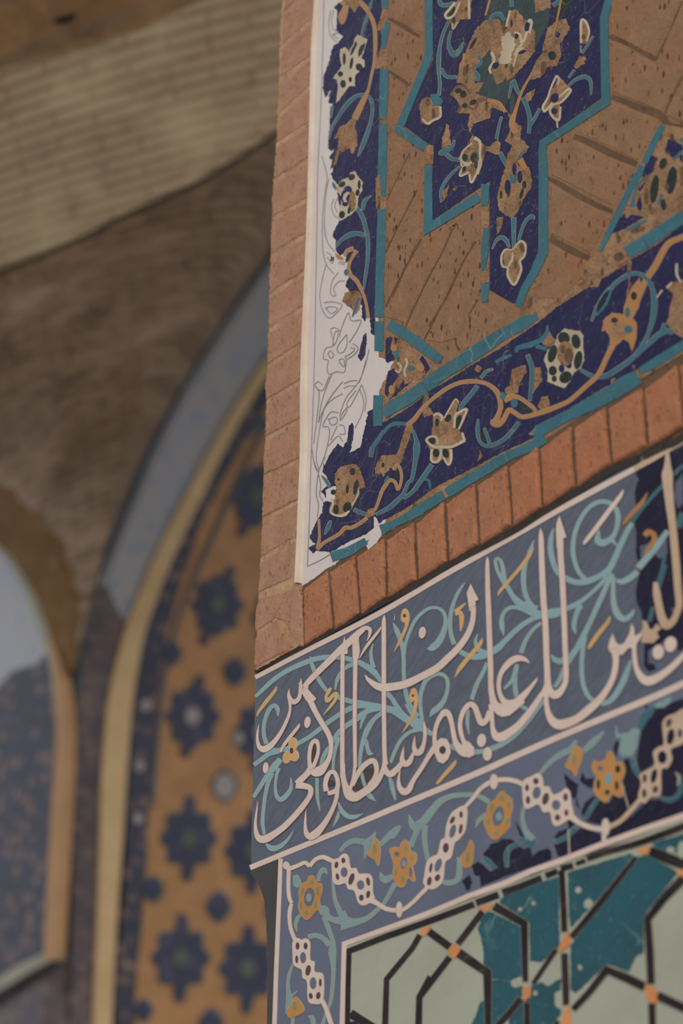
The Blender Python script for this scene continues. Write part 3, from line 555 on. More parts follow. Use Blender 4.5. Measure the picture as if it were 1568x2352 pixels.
rbs(T, 'teal_vine', 'tealt', 2.7, 'U2', "510,190,24 460,300,26 430,420,28 420,540,40 420,640,30 430,760,28 420,860,26; 440,620,36 490,690,30 582,695,30; 530,280,24 510,370,26 520,440,40 560,490,56 610,450,40 640,380,10; 425,-10,34 440,40,36 500,45,36 550,20,16; 1180,880,46 1220,980,36 1240,1080,36 1230,1200,28; 1330,980,28 1270,1090,28 1240,1130,28; 1090,720,38 1120,800,36 1150,862,20; 1080,740,28 1050,885,14; 1070,-20,36 1080,60,28; 880,190,28 910,140,30 970,125,36 1012,185,22; 985,1050,22 960,1140,24 940,1250,26; 850,1340,40 910,1340,36; 970,1370,36 1010,1450,38 1030,1500,20; 560,1260,22 540,1320,34 460,1370,56 420,1380,24; 490,1390,40 540,1430,36 612,1440,32; 780,500,20 800,560,30 750,600,24; 740,640,30 770,680,40 770,730,28; U5: 610,130,18 540,190,28 470,280,28 440,360,28 440,450,12; 1095,585,44 1095,720,36 1095,862,28; 1140,790,24 1170,690,26 1210,610,30 1260,575,34 1280,602,16; 900,870,10 940,790,28 990,765,36 1030,800,36 1055,855,20; 1060,180,20 1085,280,40; 1130,120,30 1095,280,30; U3: 760,325,22 700,420,24 660,480,22; 590,630,24 540,700,22; 540,770,22 600,720,30 680,690,36 735,730,30 740,855,12; 640,440,60 655,440,60; 400,50,40 470,0,40; U5: 1140,60,20 1170,0,30", ol=('ivory', .6))
f = flower(T, 'lotus_flower', 'U2', "560,40 640,-60 720,-60 702,170 612,182 550,272 530,222 510,165 480,130 540,60", 'clay', 2.8, [('cell', "540,110,16,56,25 556,180,14,30")], "570,20,24 520,80,24 480,130,24 500,165,24 560,130,20 610,20,16; 690,-10,20 695,170,20; 540,210,14 550,262,14 590,200,12")
f = flower(T, 'blossom', 'U2', "262,900 300,872 350,880 442,962 432,1060 372,1102 320,1130 262,1100 248,960", 'clay', 2.8, [('joint', "320,920,24,34 370,1010,14,36")], "432,955,20 432,1050,20 370,1082,20 322,1112,20 270,1070,14", label=None)
pl(T, 'calyx', 'tealt', 3.4, 'U2', "345,850 400,845 462,910 440,945 370,952", parent=f, rg=.3)
f = flower(T, 'palmette', 'U2', "520,850 570,782 650,762 762,842 880,892 1000,942 1042,1012 980,1002 902,962 880,1062 800,1092 730,1112 700,1192 680,1132 702,1022 590,1022 612,952 570,882", 'clay', 2.8, [('cell', "595,815,30,22,-30 640,845,28,32 655,950,24,20 730,920,34,22,-30")])
rb(T, 'petal_outline', 'redbrown', 3.3, 'U2', "530,850,16 580,780,16 650,775,18 700,840,20; 590,1015,24 640,950,20 740,980,24 780,900,34 860,895,24", parent=f)
f = flower(T, 'lotus_flower', 'U3', "420,672 460,700 560,800 542,860 462,932 462,1060 430,1082 370,1042 370,982 302,1016 310,940 360,870 380,760", 'clay', 2.8, [('navy', "412,880,36,46,25 410,1000,30,28 408,745,16,50,20")], "430,680,18 380,790,18 350,880,18 308,960,22 322,1002,22 360,965,20 395,920,18 480,850,22 540,800,20 550,830,20 470,920,20 400,942,18 370,1000,20 402,1060,20 450,1080,20 465,960,16; 430,680,18 452,710,16 440,760,14; 430,1060,16 437,1150,12")
f = flower(T, 'bellflower', 'U3', "640,188 700,200 732,300 700,392 638,392", 'clay', 2.8, [('joint', "672,330,18,24")], "650,385,18 652,190,24 695,200,22 722,290,18 700,372,14")
f = flower(T, 'rosette', 'U5', "680,-40 800,-40 782,120 720,272 690,182 612,212 640,112 605,60", 'clay', 2.8, [('cell', "655,45,24,34 735,45,26,44,15 648,148,16,26,20 755,110,14,36")], "610,40,22 640,90,22 690,100,22 720,80,18; 700,110,20 640,130,18 610,212,18 690,180,20; 790,60,20 770,160,20 715,272,20 695,195,18; U2: 740,1240,36 790,1280,22 790,1400,22 800,1470,18 770,1568,18; 610,1440,18 640,1360,18 720,1290,18; 640,1480,18 700,1470,18; 620,1450,18 625,1500,18")
pls(T, 'bare_patch', 'clay', 2.6, 'U2', "660,1330 720,1222 780,1262 840,1312 832,1420 790,1500 700,1480 620,1440; 860,1340 950,1250 975,1300 960,1400 880,1370", rg=.8)
el(T, 'grey_cell', 'medalc', 3.2, 'U2', "740,1410,36,50,15 655,1420,24,36")
f = flower(T, 'trefoil', 'U5', "1150,800 1202,830 1192,930 1150,982 1162,1060 1100,1195 1040,1112 1040,1042 990,1022 985,930 1020,872 1090,872", 'clay', 2.8, [('joint', "1170,860,22,44,-20 1110,1010,16,40")], "@ 1150,800,18 1198,830,20 1190,930,20 1150,982,20 1160,1060,20 1100,1192,20 1042,1110,22 1040,1040,18 992,1022,20 985,935,20 1020,875,16 1085,872,12; 1085,900,10 1080,960,20 1045,1030,18")
rb(T, 'petal_outline', 'ivory', 3.2, 'U2', "1030,240,24 1040,180,20 1062,95,18; 1180,380,22 1205,310,24 1230,190,26 1255,200,24 1235,300,20; 1175,390,20 1130,450,26 1100,500,18; 1100,290,18 1150,310,22 1165,390,20; 895,470,28 920,540,22 880,612,24 890,665,18; 1180,430,20 1130,470,20 1090,600,14")
els(T, 'navy_cell', 'navy', 3.2, 'U2', "1215,240,22,44,10 1120,325,16,24 930,590,34,26,-40 1170,468,38,13,-20 1490,310,20,28 1075,210,10,34 U5: 1100,150,18,56 1040,310,26,66 1150,220,22,56")
els(T, 'dark_cell', 'cell', 3.2, 'U2', "1440,500,36,40,-20 1385,610,0.1,0.1 730,390,14,60,30 U5: 1190,290,18,34 980,380,11,38 1165,370,14,50,15")
els(T, 'deep_hole', 'joint', 3.2, 'U2', "1362,612,26,64,5 650,640,14,46 1005,250,16,50 1075,620,14,44 830,1350,16,40")
T = Thing('star_medallion', 'fragment of a second star tile with missing pieces, upper right of the tan bricks', 'mosaic', FRONT, (1450, 570))
pl(T, 'clay_bed', 'clay', 1.5, 'U3', "1390,1120 1568,1150 S: 1760,300 1760,392 1568,482 U6: 1050,850 930,745 800,890 960,590 1180,150 1250,0")
rbs(T, 'teal_outline', 'tealt', 3, 'U3', "1385,1130,54 1290,1310,58 1222,1465,54; 1200,1490,56 1170,1568,60 U6: 1150,210,58 1030,450,58 960,600,62; U6: 955,610,62 822,885,36", smooth=False)
pls(T, 'navy_chip', 'navy', 2.2, 'U6', "U3: 1430,1252 1560,1300 1570,1345 1480,1420 1408,1372; U6: 1280,20 1342,50 1290,180 1200,222 1232,110; 1250,242 1180,352 1162,332; 1145,470 1180,390 1202,480 1180,532; 960,640 1040,552 1060,602 1100,560 1222,580 1150,622 1040,690 930,730; U3: 1530,1400 1568,1390 1568,1470 1540,1440", rg=.6)
els(T, 'dark_cell', 'cell', 2.4, 'U6', "1310,330,36,130,8 1465,250,44,126,8 1390,470,24,50,-10 1388,100,32,52,20")
els(T, 'deep_hole', 'joint', 2.5, 'U6', "1280,510,18,50,-20 1240,370,12,52 1420,310,20,36 1160,695,70,24,-15 990,780,18,34 1558,170,14,50 1558,280,14,24")
rbs(T, 'teal_vine', 'tealt', 2.4, 'U6', "1275,195,16 1180,270,22 1130,370,24 1112,490,46; 1060,705,22 1150,650,30 1245,608,22; U3: 1480,1440,24 1560,1360,30; 1540,1270,40 1600,1240,40; U6: 1380,380,24 1340,470,24", ol=('clay', .6))
# ------------------------------------------------------------------ inscription band
T = Thing('inscription_band', 'slate-blue inscription band with cream calligraphy and teal scrolls under the row of upright bricks', 'inscription', FRONT, (600, 1990))
pl(T, 'painted_ground', 'slate', 0, 'S', "589,1548 700,1490 870,1400 1168,1225 1454,1064 1568,1000 1760,890 1760,1475 1568,1568 1423,1633 1168,1745 900,1860 644,1966 576,1996 578,1880 583,1700")
b = MB(T)
for pts, cl in parse('A', "96,560,26 300,455,34 520,342,36 700,245,38 G: 20,1555,46 160,1478,50 400,1352,54 700,1165,56 1000,1008,58 1300,848,60 D: 300,690,62 600,510,66 900,322,66 1165,205,60; D: 1205,185,70 1400,85,80 1568,10,70 S: 1760,870,16"): b.ribbon(pts, cl, 'sootshade', .0034, 0)
b.build('soot_line')
rb(T, 'frame_line', 'beige', 2, 'S', "586,1556,10 692.7,1499.5,11.5 866,1411.5,12 1012,1325,12.5 1168,1237,13 1282.8,1171,13 1380,1118,13 1456,1077,12")
rb(T, 'frame_line', 'oldbeige', 2, 'S', "1456,1077,11 1500,1052,14 1568,1012,12 1760,900,12", label='worn tan end of the upper frame line')
rb(T, 'frame_line', 'beige', 2, 'S', "574,1993,12 644,1964,12 805,1898,12.5 900,1858,13 1104,1772,14 1168,1743,14 1295,1687,14 1423,1633,14.5 1500,1601,15 1568,1570,15 1760,1480,16")
pl(T, 'old_navy_tile', 'navyd', .8, 'C', "D: 1140,335 1240,272 1330,215 1568,95 S: 1760,920 1760,1330 C: 1568,742 1530,770 1500,660 1430,640 1350,702 1250,760 1252,880 1300,880 1330,930 1260,950 1215,900 1220,702 1300,700 1340,640 1340,580 1270,572 1250,500 1200,470 1190,400 1150,330 1145,220 D: 1160,1300 1195,1150 1160,1130 1140,1050 1150,880 1120,720 1140,640 1135,500 1165,400", rg=.6)
pls(T, 'painted_patch', 'slate', 1, 'D', "1180,1000 1300,950 1330,1030 1420,920 1430,1060 1360,1110 1310,1070 1230,1130 1190,1100; 1500,430 1568,330 1568,620 1520,660 1490,560; C: 1460,380 1520,370 1500,440 1470,420", rg=.6)
OB = ('plumline', .8)
LT = lambda s, **k: rbs(T, 'letter_stroke', 'beige', 4, 'A', s, ol=OB, **k)
LP_ = lambda s, **k: pls(T, 'letter_stroke', 'beige', 4, 'A', s, ol=OB, **k)
# left group
LT("1105,288,6 1130,230,26 1132,180,38 1095,165,42 1040,205,58 960,280,66 880,352,66 800,430,62 720,508,58 640,588,56 580,650,52 538,700,40; 545,745,50 590,810,56 640,915,50 700,1020,50 752,1105,50 780,1180,46 782,1260,40 765,1340,46 730,1405,58 685,1450,90 640,1465,80 600,1452,40; 600,1440,50 588,1360,38 592,1270,38 612,1205,40 648,1182,44 668,1230,32 664,1300,34 642,1370,36 618,1425,40")
LP_("540,675 522,755 560,820 602,850 612,822 640,818 650,800 612,760 574,715 582,690; 905,240 914,305 935,325 930,400 870,400 850,370 876,325 892,295; 1020,185 1040,225 1032,270 1042,382 1030,440 980,440 975,320 990,250")
pl(T, 'letter_eye', 'black', 2.2, 'A', "630,1232 648,1268 640,1320 618,1388 604,1350 607,1290")
LT("E: 600,265,66 560,310,56 515,355,60 478,395,66; E: 465,405,60 540,412,60 595,432,50 598,485,48 570,540,50 510,620,55 440,700,55 360,780,58 280,840,62 205,885,72 150,890,70 115,850,46 102,770,30 108,680,22 118,600,14 124,542,4")
LT("410,708,4 402,760,28 418,812,48 452,832,50 490,805,40 506,755,36 510,690,36 515,615,4; 520,650,24 495,665,10 486,680,4; 412,820,36 415,885,26 404,950,30 372,1030,34 330,1110,38 282,1180,46 228,1235,58 172,1258,60 134,1228,40 120,1165,26 123,1100,20 136,1022,4; 500,1022,6 485,1060,30 420,1140,34 360,1220,32 325,1285,22; 1232,152,6 1215,190,24 1150,270,30 1090,350,28 1036,445,8")
el(T, 'letter_dot', 'beige', 4, 'A', "571,1015,28,52,8", ol=OB); el(T, 'letter_dot', 'beige', 4, 'A', "195,1425,25,50,5", ol=OB)
# two tall stems and the bowl
LT("888,360,38 885,760,40 885,1500,42 E: 888,200,42 893,330,48 915,420,64 950,490,96 1000,512,84 1060,482,72 1120,440,74 1180,390,64 1230,320,48 1262,230,44 1268,150,42; 1005,300,46 1000,600,40 996,1000,38 1000,1400,36 E: 1000,220,34 985,330,30 962,420,34 938,470,40; 1265,42,4 1258,110,38 1258,300,42 1258,700,42 1260,1000,40 1265,1300,42 1275,1400,50")
LT("E: 975,410,40 1010,330,46 1060,252,50 1115,202,52 1165,185,52 1190,230,46 1192,290,44 1172,350,46 1130,412,54")
pl(T, 'letter_eye', 'black', 1.2, 'E', "1145,242 1168,262 1162,320 1130,385 1090,428 1050,450 978,452 1010,395 1050,330 1090,270")
LT("E: 742,462,50 732,400,44 748,330,46 778,290,40 808,287,42 835,332,40 846,400,42 830,450,44 790,472,44 752,478,40; 842,420,42 832,520,40 802,610,42 762,690,48 710,770,58 650,838,74 602,866,70 567,848,52 552,790,34 552,710,22 559,612,4")
el(T, 'letter_eye', 'black', 2.2, 'E', "776,388,36,30,8")
LT("1088,585,8 1118,630,36 1180,678,60 1240,702,72 1320,697,74 1420,680,72 1500,652,72 B: 250,610,66 400,530,68 500,440,66 600,340,62 680,225,56 722,110,50 732,0,48 G: 920,1540,50")
LP_("G: 902,1336 974,1480 945,1492 948,1580 892,1580 878,1480 868,1420")
el(T, 'letter_dot', 'beige', 4, 'B', "272,208,31,53,8", ol=OB)
# middle word
LT("B: 205,1128,4 200,1180,22 198,1240,40 218,1288,58 255,1278,58 282,1220,40 295,1150,36 295,1080,34 284,990,4; 105,1228,4 96,1290,28 90,1350,46 112,1388,58 150,1378,54 176,1330,40 192,1290,30; 90,1380,46 40,1440,56 -10,1480,62 -50,1462,54 -72,1400,40; 390,1232,60 330,1320,46 270,1420,44 190,1540,44 F: 150,640,60 105,660,66 67,620,46 58,560,30 65,500,18 75,438,4")
LT("B: 385,1230,44 382,1130,40 400,1040,42 438,962,48 480,925,66 515,955,50 535,1020,44 550,1100,44 570,1190,52 612,1258,76 662,1288,84 705,1280,56; 722,1245,30 682,1222,64 642,1180,40 617,1100,42 612,1020,42 632,940,46 667,880,50 707,852,50 742,875,54 765,930,52 790,1000,58 815,1022,58 852,990,52 882,915,56")
LP_("B: 400,1190 440,1157 490,1165 520,1220 526,1290 502,1350 458,1388 412,1368 384,1300 368,1240; B: 625,1175 680,1190 738,1240 740,1310 690,1335 640,1300")
el(T, 'letter_eye', 'black', 4.6, 'B', "455,1265,30,36")
el(T, 'letter_dot', 'beige', 4, 'B', "805,1178,40,60,5", ol=OB); el(T, 'letter_dot', 'beige', 4, 'B', "857,1300,40,62,3", ol=OB)
LT("B: 859,-478,4 857,-420,36 860,-200,46 868,0,50 878,300,52 886,500,50 890,700,52 905,800,60 925,860,80 965,895,100; 1238,490,4 1205,455,36 1150,438,58 1090,452,64 1032,502,60 982,572,46 960,660,42 968,750,42 1002,820,56 1060,865,110 1120,838,84 1180,778,62 1240,710,42 1290,645,28 1312,606,4")
LP_("B: 920,820 985,852 1050,815 1110,810 1165,765 1192,840 1120,902 1060,952 990,967 940,942 914,900")
LT("B: 890,850,50 900,1000,40 908,1080,46 935,1138,76 985,1148,88 1050,1110,76 1130,1052,70 1200,972,64 1270,880,58 1330,790,50 1372,725,44 1395,650,40")
LT("D: 285,832,4 289,900,42 292,1000,50 298,1200,54 312,1500,56 C: 320,400,56 332,600,56 338,800,55 345,950,55 350,1060,62 365,1120,72 400,1158,74 440,1152,74 480,1108,58 510,1040,50 514,950,50 512,850,50 505,700,50 498,500,50 490,300,52 480,100,54 D: 467,1100,55 462,980,58")
LP_("D: 455,725 518,920 488,926 492,1010 432,1010 425,850 430,790")
LT("C: 342,1080,50 336,1180,44 342,1270,46 362,1345,60 400,1402,80 455,1428,92 530,1412,86 620,1372,76 720,1292,80 800,1220,70 872,1130,60 930,1022,55 957,920,55 962,820,60 948,745,76")
LP_("C: 895,722 912,660 935,608 965,690 1002,712 1040,690 1085,610 1105,520 1128,560 1132,632 1185,604 1205,560 1190,640 1150,700 1120,740 1080,735 1020,800 960,800 905,770")
LT("C: 1132,660,50 1128,740,40 1132,830,42 1148,920,46 1192,1000,70 1252,1035,86 1330,1010,76 1420,950,66 1500,880,60 1580,800,55 S: 1640,1440,14")
pl(T, 'letter_stroke', 'oldbeige', 4, 'C', "1205,570 1205,490 1240,500 1265,570 1320,570 1350,640 1300,695 1190,690", rg=.5, label='chipped tan letter fragment')
rb(T, 'letter_stroke', 'oldbeige', 4, 'C', "1318,145,36 1330,250,64 1352,370,64 1372,455,70 1412,530,80 1472,500,62 1512,420,54 1532,340,60 1520,200,62 1505,0,64 D: 1490,1000,64 1470,800,64 1445,600,74 1430,450,84 1425,350,96 1427,280,60 1425,150,26; 1350,540,60 1300,600,40", label='old tan letter on the dark tile')
el(T, 'letter_dot', 'beige', 4, 'C', "1345,775,50,66,8", ol=OB); el(T, 'letter_dot', 'beige', 4, 'C', "1455,705,54,70,8", ol=OB)
# scrolls
SV = """105,785,26 180,712,36 280,622,40 400,545,42 520,490,45 620,452,45 720,432,44 820,428,42 920,440,40 1010,465,45 1080,500,48 1150,545,55 1200,600,40 1228,645,32; 1010,490,35 950,505,36 905,535,30 862,590,34 833,650,26 820,722,10
; 597,422,4 610,490,30 640,570,34 690,660,34 742,732,28; 1160,308,6 1142,380,24 1146,450,28 1165,525,40
; 305,962,6 302,900,36 275,865,36 235,890,36 200,960,34 178,1040,30 178,1130,30 202,1210,36; 90,1400,36 170,1340,40 230,1295,46 300,1275,50 390,1250,40 500,1200,38 600,1140,38 690,1070,40 780,1000,40 870,940,40 960,890,46 1050,862,50 1140,868,62 1240,885,62 1340,908,60 1400,940,70 1480,1000,60 1560,1042,40; 240,1265,50 320,1275,36
; 835,780,40 900,810,42 980,830,45 1080,850,50 1200,870,40; E: 85,515,30 130,445,36 200,335,42 270,242,60 330,172,50; E: 182,850,22 166,740,30 175,620,28 190,500,30 215,390,34 255,295,40; E: 420,338,6 422,430,28 380,500,44 330,535,44 292,500,30 281,420,22 290,330,24 312,250,34
; 1210,892,40 1120,912,46 1050,958,50 980,1010,45 900,1062,42 835,1130,42 800,1200,26; 1085,950,36 1062,1010,24 1045,1078,4; 860,1150,30 822,1250,30 806,1340,24 800,1440,20; 768,1228,8 745,1270,34 710,1340,36 690,1420,26
; 1245,930,36 1170,990,38 1112,1080,48 1077,1170,40 1052,1270,32 1042,1380,28 1045,1480,26 E: 1058,300,30 1075,370,30 1100,440,30 1130,500,46 1182,548,4; 1092,1170,30 1112,1250,32 1130,1295,40 1167,1298,4
; E: 657,340,24 656,430,26 661,520,26 682,638,4; E: 848,560,12 882,640,40 940,688,40 1000,690,36 1072,662,4; E: 852,640,10 840,700,30 798,788,4; E: 198,932,16 250,975,50 320,960,40 390,900,26 446,812,4; E: 1310,330,24 1335,430,36 1362,540,12
; 1342,122,6 1375,190,40 1402,260,38 1428,350,36 1436,450,32 1436,560,30 1442,650,30 1452,720,32 1470,810,34 1510,890,36 1565,965,40
; B: 312,352,4 360,345,60 420,290,60 460,210,50 480,120,34 470,40,28 420,-10,26 340,-12,28 260,40,30 200,110,30 150,220,28 120,310,26 106,400,32; B: 342,968,4 370,920,50 430,870,50 475,800,36 500,700,30 490,620,30 440,582,34 380,588,40 310,632,40 272,710,34 252,800,30 256,900,30 266,980,34 252,1050,60
; B: -80,700,34 0,805,36 40,870,40 90,950,60 170,1010,60 240,1050,84 300,1085,50 362,1125,44; B: -100,640,30 -60,720,34 -20,790,36; B: 130,850,34 180,940,36 235,1015,42; B: 242,1078,40 150,1110,34 70,1190,32 20,1290,30 -12,1380,24; B: 525,1230,46 580,1250,50; B: 740,1285,46 820,1275,42 920,1245,48 1020,1195,44 1120,1120,38 1210,1022,36 1300,902,36 1370,815,32; B: 692,1122,6 676,1020,28 682,900,28; B: 715,812,36 760,680,36 820,562,36 855,482,28
; B: 655,-240,6 602,-165,28 557,-70,30 530,30,34 520,110,34 527,210,34 558,315,40; B: 600,368,40 650,400,44 720,428,46 800,418,62 870,392,64 950,350,60 1010,290,46 1080,220,44 1160,150,44 1250,92,44 1340,55,52 1430,28,66 1510,18,66; B: 768,222,6 750,290,26 778,360,44 840,395,46; B: 1005,232,6 990,160,42 985,90,36 1012,22,34 1070,-18,34 1150,-10,30 1240,32,34 1320,55,44; B: 1340,122,30 1270,180,32 1202,280,36 1160,392,40; B: 1122,490,32 1110,560,42 1080,640,36 1008,715,20; B: 1110,600,30 1105,700,36 1120,785,34; B: 1150,862,36 1215,900,26
; C: 380,798,4 412,840,42 460,857,50 540,832,56 600,762,48 660,652,50 720,530,44 780,400,44 840,270,44 900,132,44 930,70,50; C: 412,1092,30 460,1020,36 500,922,36 560,830,40; C: 682,640,40 666,740,36 656,850,36 656,970,36 672,1080,36 712,1170,36 765,1215,34; C: 830,1240,46 900,1222,46 960,1160,50 1020,1060,50 1060,960,46 1098,850,14
; C: -10,190,36 40,282,40 90,340,52 160,390,58 240,422,54 330,440,62 420,430,68 500,392,46 600,350,46 700,282,36 800,190,34 890,95,40; C: 145,-50,30 130,60,36 130,180,34 160,290,36 222,372,36; C: 602,612,6 585,550,36 597,470,36 622,400,42 655,355,40
; D: 402,832,4 380,920,36 375,1020,46 392,1120,46 432,1222,44 520,1290,50 620,1325,50 720,1310,55 820,1265,50 900,1210,55 952,1110,50 1000,1000,46 1060,872,44 1110,790,40; D: 690,1300,40 630,1232,38 590,1132,38 576,1020,38 590,900,38 632,780,38 700,672,38 780,612,40 850,596,40 930,622,40 975,690,40 980,780,40 958,870,36 920,932,46 850,968,62 802,950,60 800,900,34 812,848,4; D: 925,940,40 978,1002,4; C: 970,130,30 1020,142,50 1100,102,56 1160,50,50; C: 942,100,36 937,220,36 946,350,50 982,440,60 1040,480,50 1100,440,38 1127,388,6
; G: 1230,1370,40 1190,1300,40 1145,1220,28 1126,1140,28 1140,1108,24 1172,1130,30 1195,1210,36 1208,1310,40 1270,1430,38 1340,1500,48 1400,1535,60 1500,1565,60; G: 1472,945,4 1440,1030,28 1402,1140,28 1382,1260,34 1388,1400,36 1430,1520,40"""
rbs(T, 'scroll_vine', 'teal', 2.4, 'A', SV.replace('\n', ' '), ol=('pale', .9), hold=False)
rbs(T, 'scroll_vine', 'tealt', 2.4, 'D', "1110,780,44 1160,700,44 1230,620,34 1320,520,34 1395,440,30; 1490,350,34 1568,280,36 S: 1640,1030,9; 1520,830,60 1568,700,60; 1410,1050,30 1380,1200,30 1340,1340,30; C: 1405,-10,40 1370,120,36 1335,240,30; C: 1300,370,36 1265,500,36", ol=('clay', .5))
rbs(T, 'scroll_vine', 'teal', 2.5, 'D', "1165,1195,60 1260,1082,60 1340,985,60 1430,860,44", ol=('pale', .8))
# ochre vowel marks
rbs(T, 'vowel_mark', 'ochre', 3, 'A', "292,690,4 275,735,28 200,830,34 130,925,24 118,965,4; 783,708,18 762,735,32 738,790,22 750,825,30 800,775,32 832,755,26 820,815,24 780,870,24 716,948,6; B: 812,255,4 785,320,36 700,420,38 610,530,36 563,614,4; 572,50,18 595,25,44 622,50,40 625,120,36 615,195,10; G: 755,1580,16 800,1560,30 855,1512,16; G: 1468,1005,6 1430,1082,32 1340,1202,32 1230,1330,32 1165,1405,26 1148,1445,4; C: 912,455,14 880,520,34 800,620,40 730,722,32 718,750,6; B: 572,1355,6 550,1400,34 480,1480,36 400,1572,22", ol=('pale', .8))
for hd, tl, dot in (("1415,62 1428,8 1458,-6 1482,38 1482,112 1450,118 1420,102", "1472,100,30 1450,180,26 1410,270,26 1348,385,4", "1445,55,15,17"), ("1490,785 1508,722 1538,713 1560,770 1558,845 1530,820 1505,835", "1548,830,30 1532,920,28 1490,1010,28 1422,1116,4", "1520,775,12,12")):
    f = pl(T, 'vowel_mark', 'ochre', 3, 'A', hd, sm=True, ol=('pale', .8)); rb(T, 'tail', 'ochre', 3, 'A', tl, ol=('pale', .8), parent=f); el(T, 'eye', 'plum', 3.4, 'A', dot, parent=f)
rbs(T, 'vowel_mark', 'beige', 3, 'D', "1032,485,8 1000,550,38 900,682,44 780,842,44 690,955,36 670,985,6; A: 1360,45,6 1350,100,10", ol=('plumline', .7))
rbs(T, 'vowel_mark', 'amber', 3, 'D', "1248,515,8 1200,600,36 1120,690,40 1050,772,34 1028,812,6; 1222,905,50 1258,870,52 1308,900,50 1300,960,44 1252,1030,44 1212,1062,6", ol=('clay', .6))
f = el(T, 'trefoil_flower', 'ochre', 4.2, 'A', "440,1210,36,56 388,1328,34,56,15 448,1312,38,54,-10", ol=('beige', 1))
el(T, 'flower_eye', 'plum', 5, 'A', "428,1270,17,28", parent=f, ol=('beige', .9))

# ------------------------------------------------------------------ lower floral frame
T = Thing('floral_border', 'slate-blue floral border with a cream chain of beads below the inscription band', 'tile border', FRONT, (640, 2340))
OFF[0] = 0
pl(T, 'painted_ground', 'slateb', 0, 'S', "644,1970 900,1864 1168,1750 1568,1576 1760,1490 1760,1800 1568,1878 1290,1982 980,2100 788,2170 782,2352 780,2480 632,2480 629,2352")
pl(T, 'black_chamfer', 'black', .4, 'S', "574,1998 644,1968 640,2080 632,2260 629,2352 627,2480 612,2480 613,2352 614,2200 611,2110 606,2065 595,2034 583,2016 575,2005", rg=.2)
rb(T, 'frame_line', 'beige', 2, 'H', "250,78,36 238,400,36 222,800,37 210,1100,37 195,1568,38 S: 626,2480,10")
rb(T, 'frame_line', 'beige', 2, 'S', "782,2480,10.5 785,2352,10.5 790,2168,11 980,2099,12 1078,2057,12 1155,2030,12.5 1219,2001,12.5 1290,1976,13 1372,1943,13 1474,1906,14 1568,1874,14.5 1760,1800,15", smooth=False)
OC = ('pale', .8)
ch = pls(T, 'bead_chain', 'beige', 3, 'H', "715,100 770,75 820,35 860,60 880,160 930,165 955,215 1040,215 1075,260 1080,380 1095,430 1060,470 1000,500 950,472 915,370 860,352 835,300 770,315 725,290 715,200; 360,830 400,795 440,810 480,798 515,840 515,985 555,1010 555,1095 620,1110 640,1170 635,1330 610,1380 570,1388 500,1360 490,1190 450,1150 440,1080 370,1035 360,930; F: 285,1490 290,1420 315,1290 370,1240 410,1220 440,1100 475,1070 490,960 530,860 590,810 640,790 675,820 660,1000 610,1080 560,1130 530,1250 475,1300 460,1440 420,1510 350,1540; K: 130,760 200,720 265,690 300,730 315,810 360,810 395,880 470,860 510,825 550,860 560,960 580,1060 530,1110 440,1165 395,1140 370,1040 310,1040 265,970 150,1010 125,880", sm=True, ol=OC)
ch2 = pl(T, 'bead_chain', 'oldbeige', 3, 'K', "1165,900 1190,790 1180,700 1300,632 1310,580 1300,500 1350,452 1395,425 1382,250 1420,182 1500,150 1590,110 1620,300 1568,420 1460,472 1470,560 1430,642 1372,662 1365,880 1280,902 1220,962", sm=True, ol=('clay', .6), label='worn tan end of the bead chain on navy tile')
for k, s, p in (('plum', "H: 753,135,16,30,10 815,95,17,25 762,240,14,30,-10 888,262,22,54,18 1038,285,16,38,-10 1038,400,17,34,10 977,430,20,28 403,865,16,32 475,865,17,30 395,985,12,35 498,1085,23,48,10 608,1195,12,35 522,1315,17,27,-10 590,1312,19,32,10 F: 335,1465,20,40,10 408,1435,22,32,25 348,1345,13,45,10 483,1165,26,44,5 617,995,15,45,10 542,915,17,36,30 620,865,15,30 K: 163,820,16,30 243,760,24,28 172,930,19,35 330,920,28,55,15 510,905,21,35 517,1045,17,30 437,1088,24,28", ch),
                 ('slateb', "H: 822,200,30,44 970,315,32,42 453,970,26,50 543,1200,30,54 F: 415,1320,28,62,20 545,1015,26,62,15 K: 250,865,36,55,10 425,975,38,46", ch),
                 ('plum', "K: 1222,735,19,40 1218,870,21,40 1318,835,24,34,20 1440,235,24,40,20 1540,330,19,40", ch2), ('navyd', "K: 1380,545,40,58 1305,715,26,66,12 1455,360,32,72,10", ch2)):
    c = None
    for tok in s.split():
        if tok.endswith(':'): c = tok[:-1]
        else:
            y = float(tok.split(',')[1])
            el(T, 'bead_eye', k, 4, c, tok, parent=p if p is ch2 else ch[{'H': 0 if y < 600 else 1, 'F': 2, 'K': 3}[c]] if not (c == 'H' and y < 600 and y > 460) else ch[0])
for s in ("H: 300,130,50 330,165,42 400,145,36 470,115,36 512,150,34; 512,150,34 560,90,36 630,65,40 690,88,40 740,110,34", "H: 325,160,36 320,300,32 326,420,34 350,482,30; 350,482,30 335,540,36 330,620,34 345,720,34 388,830,38", "H: 1060,450,60 1120,482,42 1200,530,42 1290,545,42 1350,540,36 1430,482,36 1500,412,36 1568,340,38 F: 330,1480,40", "F: 645,810,34 720,730,36 790,640,38 870,582,44 950,556,44 1040,552,44 1130,572,44 1215,620,40", "H: 620,1350,40 660,1430,40 705,1568,40 S: 790,2440,10"):
    rb(T, 'chain_cord', 'beige', 3.2, 'H', s, ol=OC)
rb(T, 'chain_cord', 'beige', 3.2, 'K', "560,1080,60 640,1140,46 740,1180,46 840,1195,46; 855,1180,36 855,1310,36", ol=OC)
rb(T, 'chain_cord', 'oldbeige', 3.2, 'K', "890,1180,46 1000,1122,44 1090,1032,44 1170,942,44 1220,895,50", ol=('clay', .5))
